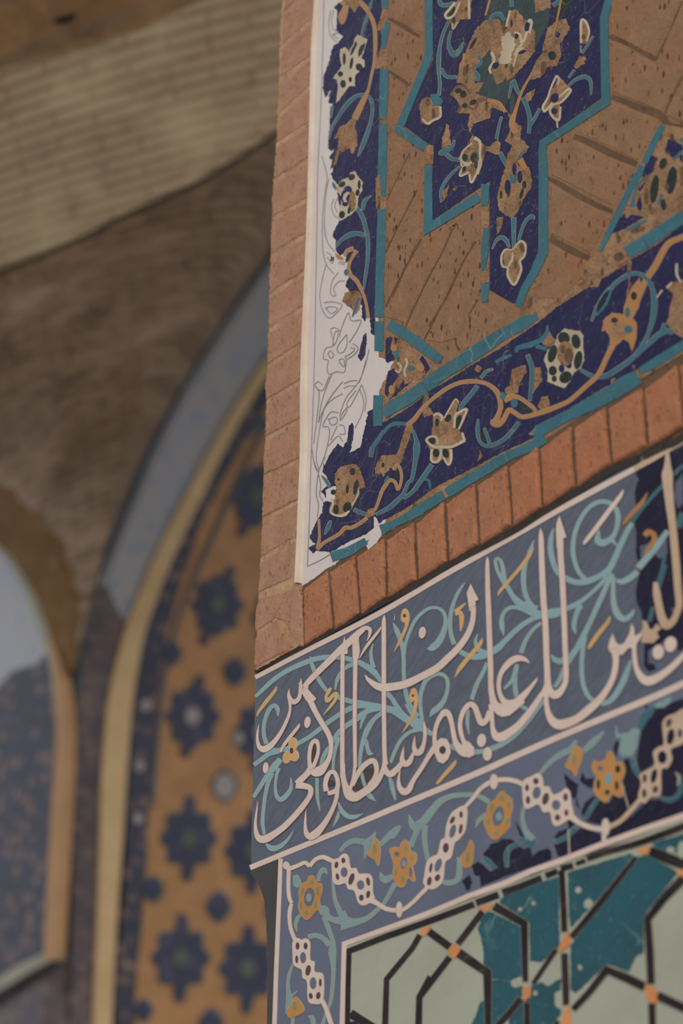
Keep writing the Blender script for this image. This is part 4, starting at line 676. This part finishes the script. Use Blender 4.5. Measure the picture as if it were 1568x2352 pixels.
els(T, 'chain_knot', 'beige', 3.6, 'H', "1318,538,27,72", ol=OC); els(T, 'chain_knot', 'beige', 3.6, 'F', "915,570,34,68", ol=OC); els(T, 'chain_knot', 'beige', 3.6, 'K', "870,1175,34,78", ol=OC); els(T, 'chain_knot', 'beige', 3.6, 'H', "300,140,26,34", ol=OC)
# ochre flowers
def of(crop, s, cells, key='ochreb'):
    f = pl(T, 'ochre_flower', key, 3, crop, s, sm=True, ol=('pale', .8))
    for k, q in cells: els(T, 'petal_cell', k, 3.8, crop, q, parent=f, ol=('pale', .6) if k in ('olive', 'tealb') else None)
of('H', "505,240 545,235 575,290 620,310 620,390 600,450 605,520 560,560 520,610 480,630 440,590 410,520 420,440 415,370 440,310 490,280", [('slateb', "508,425,45,84,8"), ('olive', "530,290,18,20 583,365,14,40,8 447,370,13,34,8 435,500,12,34 565,490,14,38,10 483,562,20,20")])
els(T, 'flower_eye', 'tealb', 4.6, 'H', "505,430,22,36", ol=('pale', .6))
of('F', "120,1095 155,1130 165,1190 215,1220 212,1300 185,1340 205,1450 190,1470 140,1440 110,1510 70,1520 35,1480 5,1420 15,1330 0,1260 -20,1180 30,1160 70,1160 85,1120", [('olive', "125,1165,14,30 175,1250,17,25 35,1370,10,38,10 95,1440,19,27"), ('slateb', "42,1220,24,20 165,1385,13,44 105,1300,28,52,10")])
els(T, 'flower_eye', 'tealb', 4.6, 'F', "108,1310,14,28", ol=('pale', .6))
of('F', "990,655 1030,690 1075,730 1080,820 1060,900 1055,980 1000,1040 940,1090 890,1075 850,1010 825,930 850,850 870,770 930,730 950,690", [('slateb', "955,880,48,92,12"), ('olive', "985,715,24,28 1050,780,15,40,10 897,800,17,40,10 865,930,13,35,10 1040,930,14,35,10 930,1030,24,20")])
els(T, 'flower_eye', 'tealb', 4.6, 'F', "962,885,26,36", ol=('pale', .6))
of('K', "900,490 940,530 960,590 1020,590 1045,660 1030,730 1010,770 1030,880 990,905 930,880 880,950 830,930 770,860 770,780 790,720 755,670 760,580 820,590 870,560", [('slateb', "825,645,27,21"), ('cell', "980,652,22,34 805,790,15,44 885,860,22,22 970,800,15,44"), ('tealb', "895,740,34,50")])
for c, s, o_ in (('E', "1175,885 1215,920 1225,1000 1220,1060 1206,1132 1180,1080 1115,1035 1135,980", "1175,975,21,44"), ('F', "700,1095 730,1130 730,1220 715,1320 660,1345 630,1320 620,1240 670,1180", "680,1250,19,48,8"), ('K', "605,440 660,490 650,580 622,650 600,720 570,670 510,630 540,560 570,490", "590,560,19,50,8"), ('H', "385,1325 440,1380 460,1450 400,1490 330,1510 310,1460 340,1390", "378,1400,21,38")):
    f = pl(T, 'ochre_bud', 'ochreb', 3.4, c, s, sm=True, ol=('pale', .8)); els(T, 'petal_cell', 'olive', 4.2, c, o_, parent=f, ol=('pale', .6))
# grey-teal leaves and stems
pls(T, 'leaf', 'tealb', 2.4, 'H', "365,235 400,225 425,270 440,320 400,340 368,320; 825,548 855,610 930,640 900,690 790,725 800,670 775,600", ol=OC)
rbs(T, 'stem', 'tealb', 2.4, 'H', """590,282,30 602,220,36 640,180,44 667,218,6; 430,585,30 402,620,34 386,680,28 396,738,4; 600,560,70 645,540,76 665,590,56 720,628,50 800,640,70 870,655,90 940,648,60 1040,610,46 1130,532,40 1190,470,36 1285,300,44; 720,250,22 726,350,26 740,450,32 780,550,44 812,602,50
; 640,600,40 670,680,40 702,770,36 720,830,40 716,920,66 722,1000,48 726,1100,36 716,1250,32 700,1370,28 660,1480,26 625,1585,28; 500,785,44 570,772,44 640,802,44 690,862,50; 370,1010,12 332,1110,26 316,1200,26 322,1290,36 330,1335,56 298,1478,4; 335,1330,30 398,1275,6; 362,1510,26 356,1600,26; 498,1500,6 532,1512,40 552,1590,30; 1150,205,4 1165,250,50 1200,268,66 1255,242,46; E: 865,1000,26 920,940,40 1000,905,46 1090,920,50 1140,900,60 1186,826,4; E: 1110,940,60 1085,1068,4; E: 1225,942,44 1290,882,50 1345,830,60 1400,778,24
; F: 152,868,4 178,950,50 220,972,80 290,922,70 350,842,70 430,752,60 530,702,48 640,690,44 730,690,40 800,710,44 875,755,44; F: 232,990,50 200,1070,44 168,1155,40; F: 300,962,46 290,1050,40 302,1180,36 326,1295,34; F: -10,1070,60 45,1000,50 72,968,8; F: 750,985,6 782,920,40 845,868,44; F: 440,1470,36 520,1482,50 590,1452,50 606,1360,50 600,1250,30; F: 1182,800,30 1172,900,34 1192,1000,40 1235,1085,56; F: 1330,500,26 1400,412,34 1480,342,36 1568,290,40; K: 130,1000,30 122,1100,30 150,1200,40 220,1290,56; K: 300,682,20 382,590,34 480,522,40 560,472,50 605,395,24; K: 675,492,44 760,412,60 855,320,20""".replace('\n', ' '), ol=OC)
pls(T, 'worn_patch', 'tealb', 1.4, 'K', "960,255 990,330 1060,330 1130,280 1178,290 1160,450 1110,540 1020,545 988,500 1010,380 962,372; 1300,80 1450,-10 1470,40 1400,100 1340,100", rg=.8)
pls(T, 'navy_chip', 'navyd', 1.6, 'F', """820,1225 890,1130 960,1110 990,1085 1070,1090 1110,1120 1180,1180 1240,1160 1260,1240 1330,1190 1400,1170 1432,1200 1430,1270 1300,1320 1070,1402 940,1332 860,1270; 715,1320 780,1290 820,1322 880,1380 960,1342 1050,1342 1062,1402 800,1512 790,1420 740,1412; 630,1460 700,1412 715,1480 690,1550 670,1545; 1105,930 1130,960 1192,1080 1150,1050; 1460,1072 1568,990 1568,1092 1465,1080; 1490,1150 1570,1120 1570,1230 1500,1242
; K: 500,690 560,750 622,790 602,920 560,900 512,790; K: 640,760 660,680 690,740 762,730 752,830 680,792; K: 940,462 970,395 992,420 960,542; K: 650,1050 682,960 760,892 830,922 900,962 940,882 1030,902 1080,1010 1000,1092 900,1145 850,1135 820,1152 700,1122; K: 1030,572 1090,560 1130,652 1178,742 1180,830 1140,972 1080,1000 1050,900 1020,720; K: 560,1262 640,1182 740,1202 832,1242 842,1310 560,1412 545,1332; K: 1190,320 1250,220 1330,110 1400,100 1470,50 1568,20 S: 1760,1510 1760,1780 K: 1568,1040 1200,1190 880,1292 900,1212 1100,1082 1250,932 1380,922 1362,702 1310,602 1180,690 1150,562; K: 410,1262 450,1210 530,1190 532,1222 440,1272; K: 410,1332 530,1290 542,1402 440,1432; K: 530,1110 602,1132 540,1192; K: 1228,70 1250,90 1232,118; K: 600,900 640,1010 610,980""".replace('\n', ' '), rg=.5)
rbs(T, 'old_stem', 'tealt', 2.2, 'F', "1120,1092,40 1200,1110,56 1290,1132,90; 1140,1130,40 1060,1170,50 1030,1240,50 1035,1340,40; 820,1250,30 870,1290,50 920,1350,50; K: 690,1100,42 740,1012,42 800,922,40; K: 420,1310,44 520,1262,46 605,1180,40; K: 1110,560,44 1132,640,46 1172,722,36; K: 1380,918,36 1460,930,44 1530,882,44 1552,800,44 1530,700,36", ol=('pale', .6))
pl(T, 'old_leaf', 'tealt', 2.2, 'K', "1170,270 1180,180 1260,110 1320,90 1280,150 1230,250 1190,302", rg=.3)
rbs(T, 'mortar_crack', 'ivory', 2.6, 'K', "1020,790,10 1050,900,8 1075,1000,12; 535,1200,14 540,1330,12 545,1410,16; 1500,680,10 1530,730,20 1520,800,14")

# ------------------------------------------------------------------ strapwork panel
T = Thing('strapwork_panel', 'geometric panel of sage and turquoise tiles with black straps and orange knots at lower right', 'tile panel', FRONT, (800, 2340))
pl(T, 'sage_ground', 'sage', 0, 'S', "790,2170 980,2105 1290,1985 1568,1882 1760,1806 1760,2480 784,2480 786,2352")
pls(T, 'turquoise_tile', 'turq', 1, 'I', "850,560 800,622 772,702 800,800 826,920 820,1020 882,1080 890,1160 980,1170 1080,1182 1120,1150 1170,1140 1172,700 900,560; 960,470 1000,420 1250,320 1500,240 1505,880 1420,950 1340,1010 1240,1000 1235,660 1130,590; 885,1170 980,1172 1080,1192 1120,1240 1170,1222 1172,1310 960,1568 S: 1120,2400 1080,2400 I: 720,1568 760,1470 790,1380 830,1350 838,1250; J: 530,200 800,120 1100,30 1132,90 560,702 540,600; 555,860 1160,62 1240,40 1500,185 1520,210 1220,590 1212,930 1160,950 1130,980 1082,1100 890,1030 720,1180 602,1295 555,1262; 200,1222 300,1190 340,1225 380,1215 420,1180 470,1160 462,1260 410,1290 412,1400 470,1440 472,1470 400,1568 S: 1240,2400 1168,2400 J: 0,1502 110,1350 200,1332; K: 1290,1312 1568,1235 S: 1640,1890 1600,1960 K: 1568,1440 1490,1400 1420,1430 1330,1380", rg=.7)
els(T, 'plaster_chip', 'sage', 2, 'J', "715,485,38,46,20 625,362,28,30 640,1058,18,26,-15 238,1290,18,24 222,482,18,18 102,535,18,20 60,1200,40,40 K: 1455,1380,36,30 1560,1380,40,80")
ST = "S: 787,2480,12.5 I: -330,1568,46 S: 797.6,2352,12.5 799,2256,12.5 801,2184,13 810,2181,14 886,2151,15 980,2118,15; I: 0,762,60 400,618,60 740,488,60; 755,478,64 960,402,66; 990,385,64 1150,330,62 1345,250,60; 1380,235,60 1490,190,56; J: 465,170,60 580,140,60; 600,128,40 690,95,50; 700,80,60 870,20,64 1100,-40,64 K: 1225,1300,66 1480,1205,70 1568,1170,70 S: 1760,1826,18"
rbs(T, 'black_strap', 'strap', 2, 'H', "H: 1505,765,56 1440,880,54 1205,1165,54 1192,1568,60 S: 883,2480,15; 1600,1140,60 1500,1325,58 1490,1568,60 S: 958,2480,15; 878,1470,84 960,1525,84 1110,1615,80; I: 815,555,62 590,850,60; 520,965,62 245,1325,60 240,1568,64 S: 961,2480,16; 330,735,72 520,875,72; 595,925,90 858,1105,80 864,1568,62 S: 1120,2480,16; 915,505,86 1190,665,72 1200,1190,56; 1212,1370,56 1215,1568,60 S: 1211,2480,15; 1525,180,60 1545,560,62 1550,740,60; J: 500,930,64 512,1250,68 515,1400,60; J: 1150,60,44 860,430,62 560,790,58; J: 425,895,52 215,1210,46; J: 110,1335,62 0,1475,64 S: 1130,2370,16; J: 575,1440,62 720,1285,66 880,1080,74 1050,1150,86 1225,1235,86; J: 1335,1310,84 1568,1420,84 S: 1760,2390,22; J: 1575,250,90 1400,430,80 1248,625,70 1268,900,74 1280,1210,72; J: 1288,1380,70 1292,1568,70 S: 1500,2480,18; J: 1265,10,96 1450,85,106 1580,130,106 S: 1700,2020,28; J: 450,1540,40 400,1600,50", smooth=False, ol=('pale', .7))
rbs(T, 'black_strap', 'strap', 2, 'I', ST, smooth=False, ol=('pale', .5))
pls(T, 'orange_knot', 'knot', 3, 'I', "555,845 620,890 560,985 495,915; 300,692 350,688 285,788 238,746; 760,520 912,488 860,560; 1182,1230 1246,1230 1250,1300 1190,1370 1176,1300; J: 545,738 552,850 460,932 440,890 500,780; 1225,1200 1330,1260 1336,1386 1242,1358; 540,1390 562,1568 S: 1312,2400 1285,2400 J: 470,1568 482,1480; K: 1160,1372 1282,1340 1250,1400 1192,1442; J: 1500,190 1575,168 1575,232 1530,232", rg=.4)
# ------------------------------------------------------------------ background: corner of two tiled arches under a brick vault
OFF[0] = 0
def corner_wall(name, plane, px, extra, key, depth=.4, front=0): return wall_slab(name, plane, px, extra, depth, key, front)
def u_of(pl_, x, y): return pl_.loc(x, y, pl_.p)[0]
ztop = CORNER.z + .05
w = wall_slab('wall_back', BACK, [(172, 1540), (200, 1350), (262, 1200), (347, 1005), (475, 785), (620, 575), (760, 400), (900, 300), (1000, 270), (1250, 250), (1500, 260), (1800, 300)], lambda q: [(q[-1][0] + .8, q[-1][1]), (q[-1][0] + .8, 0), (.004, 0), (.004, q[0][1])], .4, 'mosaic')
w['label'] = 'far wall with a tall pointed tile arch, right of the corner pier'
w = wall_slab('wall_left', LEFT, [(158, 1540), (125, 1490), (85, 1385), (40, 1310), (0, 1262), (-120, 1180)], lambda q: [(q[-1][0] - .6, q[-1][1]), (q[-1][0] - .6, 0), (-.004, 0), (-.004, q[0][1])], .4, 'mosaic')
w['label'] = 'far wall with a second tile arch, left of the corner pier'

B_ = ('bandline', 2)
T = Thing('tiled_arch', 'tall pointed arch on the far wall with pale blue band and yellow moulding', 'arch', BACK, (235, 2352))
LAYB = LAY; LAY = .006; BASE = .02
pl(T, 'pale_blue_band', 'bandblue', 0, 'S', "760,415 640,572 545,705 475,808 410,918 350,1036 300,1155 256,1262 222,1340 245,1350 280,1420 300,1440 345,1345 380,1270 425,1170 490,1035 550,930 600,862 650,800 760,690")
pl(T, 'dark_mosaic_band', 'mosaic', 0, 'S', "222,1340 245,1350 280,1420 300,1440 280,1540 265,1640 252,1760 246,1900 238,2100 230,2352 228,2480 158,2480 162,2352 168,1900 176,1620 190,1450", rg=2)
rb(T, 'dark_teal_edge', 'bandline', 1, 'S', "770,385,20 640,556,20 540,694,20 472,798,20 406,908,20 346,1026,20 296,1146,20 252,1252,20 216,1338,20 196,1404,18 184,1490,14 178,1600,10")
rb(T, 'lilac_line', 'medalw', 1, 'S', "765,420,5 640,586,5 553,712,5 485,815,5 420,924,5 362,1040,5 312,1160,5 268,1266,5 240,1340,4")
rb(T, 'yellow_moulding', 'rope', 3, 'S', "760,690,26 655,790,24 608,852,25 558,930,27 498,1035,31 440,1150,36 400,1230,38 366,1305,40 340,1370,42 308,1461,46 279,1606,54 264,1772,56 258,1900,52 250,2050,46 243,2200,42 237,2352,40 234,2480,40")
rb(T, 'flower_strip', 'mosaicd', 1.5, 'S', "760,760,40 650,860,42 592,925,44 520,1043,46 478,1118,46 436,1204,48 408,1290,50 384,1360,50 352,1482,50 338,1585,50 326,1710,50 318,1850,48 313,1971,46 303,2117,46 290,2241,46 286,2352,44 284,2480,44")
rbs(T, 'thin_teal_line', 'medalrim', 1.7, 'S', "640,950,8 600,1000,9 545,1110,9 500,1210,9 450,1320,8 405,1440,8 378,1560,8 362,1700,8 350,1850,8; 575,1000,8 610,960,20")
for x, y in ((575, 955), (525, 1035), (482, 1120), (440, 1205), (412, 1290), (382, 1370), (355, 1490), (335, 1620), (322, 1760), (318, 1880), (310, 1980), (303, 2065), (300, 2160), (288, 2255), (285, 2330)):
    el(T, 'strip_blossom', 'medalw' if 1500 < y < 1900 else 'mosaic', 2.2, 'S', f"S: {x},{y},{11/Q},{13/Q}" if False else f"S: {x},{y},11,13")  # blossoms at mid height paled to paint a reflection on the glaze
T = Thing('niche_panel', 'ochre tile panel with rows of navy star medallions inside the far pointed arch', 'tile panel', BACK, (450, 2352))
pl(T, 'ochre_ground', 'niche', 0, 'S', "1000,620 760,720 640,880 592,960 540,1043 500,1118 455,1204 420,1300 390,1390 365,1490 350,1600 335,1750 322,1900 312,2117 300,2352 296,2480 1800,2480")
def medallion(x, y, r, lean=-.22, dark=True):
    pts = []
    for i in range(48):
        a = 2 * math.pi * i / 48
        k = r * (1 + .13 * math.cos(8 * a))
        pts.append((x + k * math.sin(a) * .94, y - k * math.cos(a) * 1.12))
    b = MB(T); b.poly([outline(pts, 5)], 'medalrim', H(1)); b.poly([pts], 'medal', H(1.6))
    for sg in (-1, 1):
        ax, ay = x - sg * lean * r * .5, y + sg * r * .9; bx, by = x - sg * lean * r, y + sg * r * 1.7; w = r * .2
        b.poly([[(ax - w * 1.2, ay), (bx - w * 1.1, by - sg * r * .25), (bx - w * .5, by), (bx + w * .5, by), (bx + w * 1.1, by - sg * r * .25), (ax + w * 1.2, ay)]], 'medal', H(1.4))
    o = b.build('star_medallion')
    el(T, 'medallion_centre', 'medalc' if dark else 'medalw', 2.4, 'S', f"S: {x},{y},{r*.3:.1f},{r*.36:.1f}", parent=o)  # the pale centres paint a reflection on the glaze
for x, y, r, d in ((500, 1390, 54, 1), (443, 1645, 56, 0), (434, 1925, 58, 1), (416, 2200, 60, 1), (590, 1140, 54, 1), (640, 1420, 54, 1), (600, 1680, 54, 0), (582, 1955, 58, 1), (570, 2225, 60, 1), (720, 1200, 54, 1), (720, 1700, 56, 1), (720, 2200, 58, 1), (402, 2470, 60, 1), (560, 2490, 60, 1)):
    medallion(x, y, r, max(.05, min(.6, (1900 - y) / 900)), d)
for x, y, r, k in ((540, 1543, 28, 'medal'), (516, 1805, 32, 'medalw'), (503, 2082, 30, 'medal'), (486, 2352, 30, 'medal'), (395, 1500, 24, 'medal'), (352, 2042, 26, 'medal'), (548, 1695, 16, 'medalw'), (330, 2320, 22, 'medal'), (660, 1830, 30, 'medal'), (640, 2090, 30, 'medal')):  # pale lozenges are reflections on the glaze, put in as tile colour
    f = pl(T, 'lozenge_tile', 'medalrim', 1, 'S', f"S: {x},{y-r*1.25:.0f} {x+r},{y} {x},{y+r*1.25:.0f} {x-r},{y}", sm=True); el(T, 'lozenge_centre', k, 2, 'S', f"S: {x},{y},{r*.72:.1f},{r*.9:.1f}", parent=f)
T = Thing('tiled_arch', 'partly cut-off arch at the left picture edge with pale blue infill above brown mosaic', 'arch', LEFT, (110, 2195))
pl(T, 'pale_blue_infill', 'bandblue', 0, 'S', "-120,1190 0,1268 40,1318 80,1392 104,1460 112,1500 80,1528 30,1540 0,1575 -120,1680")
pl(T, 'dark_mosaic_infill', 'mosaicd', 0, 'S', "112,1500 80,1528 30,1540 0,1575 -120,1680 -120,2330 0,2262 112,2200 128,1900 140,1690", rg=2)
rb(T, 'pale_green_rim', 'rimpale', 1, 'S', "-120,1175,14 0,1258,16 40,1312,18 80,1388,20 108,1468,22 124,1540,20 132,1620,12")
rb(T, 'ochre_line', 'ochreline', 2, 'S', "112,1465,12 130,1530,16 138,1600,26 142,1690,28 138,1785,30 126,1992,32 117,2150,30 114,2205,28")
rb(T, 'ledge', 'rimpale', 2, 'S', "128,2188,20 60,2222,26 0,2258,26 -120,2330,26")
rb(T, 'ledge_shadow_strip', 'sootshade', 1.4, 'S', "122,2208,8 60,2242,14 0,2280,16 -120,2350,18")  # dark strip painted as the shade below the ledge
LAY = LAYB; BASE = .002

# vault surfaces, lofted between curves set out in depth
def curve3(pts, n):
    q = catmull([list(p) for p in pts], False, 8); L = [0]
    P3 = [at_depth(*p) for p in q]
    for a, b in zip(P3, P3[1:]): L.append(L[-1] + (b - a).length)
    o = []; j = 0
    for i in range(n + 1):
        s = L[-1] * i / n
        while j < len(L) - 2 and L[j + 1] < s: j += 1
        t = (s - L[j]) / max(1e-9, L[j + 1] - L[j]); o.append(P3[j].lerp(P3[j + 1], min(1, max(0, t))))
    return o
def loft(name, curves, key, n=40, m=12, thick=.12, label=None, cat=None, kind='structure', vflip=False):
    Cs = [curve3(c, n) for c in curves]; rows = []
    k = len(Cs)
    for r_ in range(m + 1):
        t = r_ / m * (k - 1); j = min(k - 2, int(t)); f = t - j; row = []
        for i in range(n + 1):
            g = lambda q: Cs[min(k - 1, max(0, q))][i]
            p0 = g(j - 1) if j > 0 else 2 * g(0) - g(1); p3 = g(j + 2) if j + 2 < k else 2 * g(k - 1) - g(k - 2)
            p1, p2 = g(j), g(j + 1)
            row.append(.5 * (2 * p1 + (p2 - p0) * f + (2 * p0 - 5 * p1 + 4 * p2 - p3) * f * f + (-p0 + 3 * p1 - 3 * p2 + p3) * f ** 3))
        rows.append(row)
    v = []; uv = []
    V = 0
    for r_, row in enumerate(rows):
        U = 0
        if r_: V += (rows[r_][n // 2] - rows[r_ - 1][n // 2]).length
        for i, p in enumerate(row):
            if i: U += (row[i] - row[i - 1]).length
            v.append(p); g_ = p.dot(rt); uv.append((g_, p.dot(up) - .33 * g_))
    N = len(v)
    for p in list(v): v.append(p + (p - CAM).normalized() * thick)
    W_ = n + 1; f = []
    for r_ in range(m):
        for i in range(n):
            a = r_ * W_ + i; f.append((a, a + 1, a + W_ + 1, a + W_)); f.append((N + a, N + a + W_, N + a + W_ + 1, N + a + 1))
    for i in range(n):
        f.append((i, N + i, N + i + 1, i + 1)); a = m * W_ + i; f.append((a, a + 1, N + a + 1, N + a))
    for r_ in range(m):
        a = r_ * W_; f.append((a, a + W_, N + a + W_, N + a)); a += n; f.append((a, N + a, N + a + W_, a + W_))
    o = meshobj(name, v, f, [key], kind, label, cat, smooth=False)
    lay = o.data.uv_layers.new(name='UVMap')
    for lp in o.data.loops:
        lay.data[lp.index].uv = uv[lp.vertex_index % N]
    return o
def dep(plane, pts, back=0.0): return [(x, y, (plane.hit(x, y) - CAM).dot(fw) + back) for x, y in pts]
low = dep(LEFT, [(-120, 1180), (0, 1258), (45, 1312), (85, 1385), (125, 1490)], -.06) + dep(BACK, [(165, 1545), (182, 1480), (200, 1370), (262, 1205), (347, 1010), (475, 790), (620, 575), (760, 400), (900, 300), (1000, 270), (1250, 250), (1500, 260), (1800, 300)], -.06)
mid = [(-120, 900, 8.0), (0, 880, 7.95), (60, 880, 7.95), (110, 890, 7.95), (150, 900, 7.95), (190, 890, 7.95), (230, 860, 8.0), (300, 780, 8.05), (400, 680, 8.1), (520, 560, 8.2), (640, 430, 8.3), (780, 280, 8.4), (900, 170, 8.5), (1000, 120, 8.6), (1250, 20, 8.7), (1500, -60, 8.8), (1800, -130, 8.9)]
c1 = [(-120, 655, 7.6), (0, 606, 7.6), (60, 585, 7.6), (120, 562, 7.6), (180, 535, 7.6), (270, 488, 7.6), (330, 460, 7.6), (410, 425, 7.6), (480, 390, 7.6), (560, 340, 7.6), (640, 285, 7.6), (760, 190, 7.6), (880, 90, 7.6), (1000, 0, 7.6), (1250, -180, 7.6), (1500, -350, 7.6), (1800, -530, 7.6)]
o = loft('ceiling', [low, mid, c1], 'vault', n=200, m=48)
o.data.materials.append(M['earth'])      # earth-plastered patch in the valley between the arches
zone = [(-120, 1060), (0, 1110), (70, 1160), (120, 1215), (165, 1290), (188, 1390), (176, 1500), (160, 1560), (125, 1500), (60, 1400), (-120, 1250)]
def inside(x, y):
    c = False
    for (x0, y0), (x1, y1) in zip(zone, zone[1:] + zone[:1]):
        if (y0 > y) != (y1 > y) and x < (x1 - x0) * (y - y0) / (y1 - y0) + x0: c = not c
    return c
for p in o.data.polygons:
    q = p.center - CAM; z = q.dot(fw)
    if inside(784 + F * q.dot(rt) / z, 1176 - F * q.dot(up) / z): p.material_index = 1
o['label'] = 'dark rough brick vault curving up above the two far arches'; o['category'] = 'vault'
c1f = [(x, y + 10, 7.35) for x, y, d in c1]
cm = [(x, (y + t) / 2 - 8, 6.9) for (x, y, d), t in zip(c1f, (190, 160, 145, 128, 110, 84, 62, 30, 0, -30, -60, -110, -160, -210, -330, -470, -640))]
c2 = [(x, t, 6.5) for (x, y, d), t in zip(c1f, (190, 156, 140, 122, 106, 78, 58, 22, -10, -45, -85, -140, -190, -240, -370, -520, -700))]
o = loft('vault_rib', [c1f, cm, c2], 'rib', n=60, m=16, thick=.14, kind=None, label='broad pale brick vault rib, lightened further as if lit, sweeping across the upper left', cat='vault rib')
o = loft('rib_shadow_strip', [[(x, y + 24, 7.40) for x, y, d in c1], [(x, y + 12, 7.38) for x, y, d in c1], [(x, y - 2, 7.38) for x, y, d in c1]], 'sootshade', n=60, m=4, thick=.04, kind=None, label='thin dark strip painted as shade along the lower edge of the brick rib', cat='joint')  # flat dark strip put in for the shade under the rib edge
c3 = [(x, y - 160, 6.0) for x, y, d in c2]; c4 = [(x, y - 420, 5.6) for x, y, d in c2]
o = loft('ceiling', [[(x, y + 3, 6.44) for x, y, d in c2], c3, c4], 'ribd', n=50, m=10)
o['label'] = 'darker ochre brick soffit in the top left corner'; o['category'] = 'vault'
hole = [at_depth(150 + 24 * math.cos(t) , 42 - 6 * math.cos(t) + 13 * math.sin(t), 6.2) for t in [i * math.pi / 8 for i in range(16)]]
# putlog hole, a short dark recess
nrm = (at_depth(150, 42, 6.2) - CAM).normalized()
o = meshobj('putlog_hole', [p for p in hole] + [p + nrm * .06 for p in hole], [tuple(range(16)), tuple(range(31, 15, -1))] + [(i, (i + 1) % 16, 16 + (i + 1) % 16, 16 + i) for i in range(16)], ['sootshade'], None, 'small dark hole in the ochre bricks at the top left', 'hole')

# floor of the hall
meshobj('floor', [(-7, -3, 0), (7, -3, 0), (7, 14, 0), (-7, 14, 0), (-7, -3, -.1), (7, -3, -.1), (7, 14, -.1), (-7, 14, -.1)], [(0, 1, 2, 3), (7, 6, 5, 4), (0, 4, 5, 1), (1, 5, 6, 2), (2, 6, 7, 3), (3, 7, 4, 0)], ['floor'], 'structure')

# ------------------------------------------------------------------ light, camera
wd = bpy.data.worlds.new('sky'); SC.world = wd; wd.use_nodes = True
nt = wd.node_tree; bg = nt.nodes['Background']; bg.inputs[0].default_value = (.95, .97, 1, 1); bg.inputs[1].default_value = .55
sun = bpy.data.lights.new('daylight', 'SUN'); sun.energy = 1.05; sun.angle = math.radians(50); sun.color = (1, .95, .88)
so = bpy.data.objects.new('daylight', sun); COL.objects.link(so)
dirv = (FRONT.ex * .75 - FRONT.ey * .5 + Vector((0, 0, .45))).normalized()
so.rotation_euler = dirv.to_track_quat('Z', 'Y').to_euler()
cd = bpy.data.cameras.new('camera'); co = bpy.data.objects.new('camera', cd); COL.objects.link(co)
cd.sensor_fit = 'VERTICAL'; cd.sensor_height = 36; cd.sensor_width = 24; cd.lens = 85
co.matrix_world = Matrix((( rt.x, up.x, -fw.x, CAM.x), (rt.y, up.y, -fw.y, CAM.y), (rt.z, up.z, -fw.z, CAM.z), (0, 0, 0, 1)))
cd.clip_start = .05; cd.clip_end = 200
cd.dof.use_dof = True; cd.dof.focus_distance = (FRONT.hit(720, 1550) - CAM).dot(fw); cd.dof.aperture_fstop = 3.6; cd.dof.aperture_blades = 0
SC.camera = co
SC.view_settings.view_transform = 'Standard'; SC.view_settings.look = 'None'; SC.view_settings.gamma = 1; SC.view_settings.exposure = 0
SC.view_settings.use_curve_mapping = False
SC.cycles.max_bounces = 6
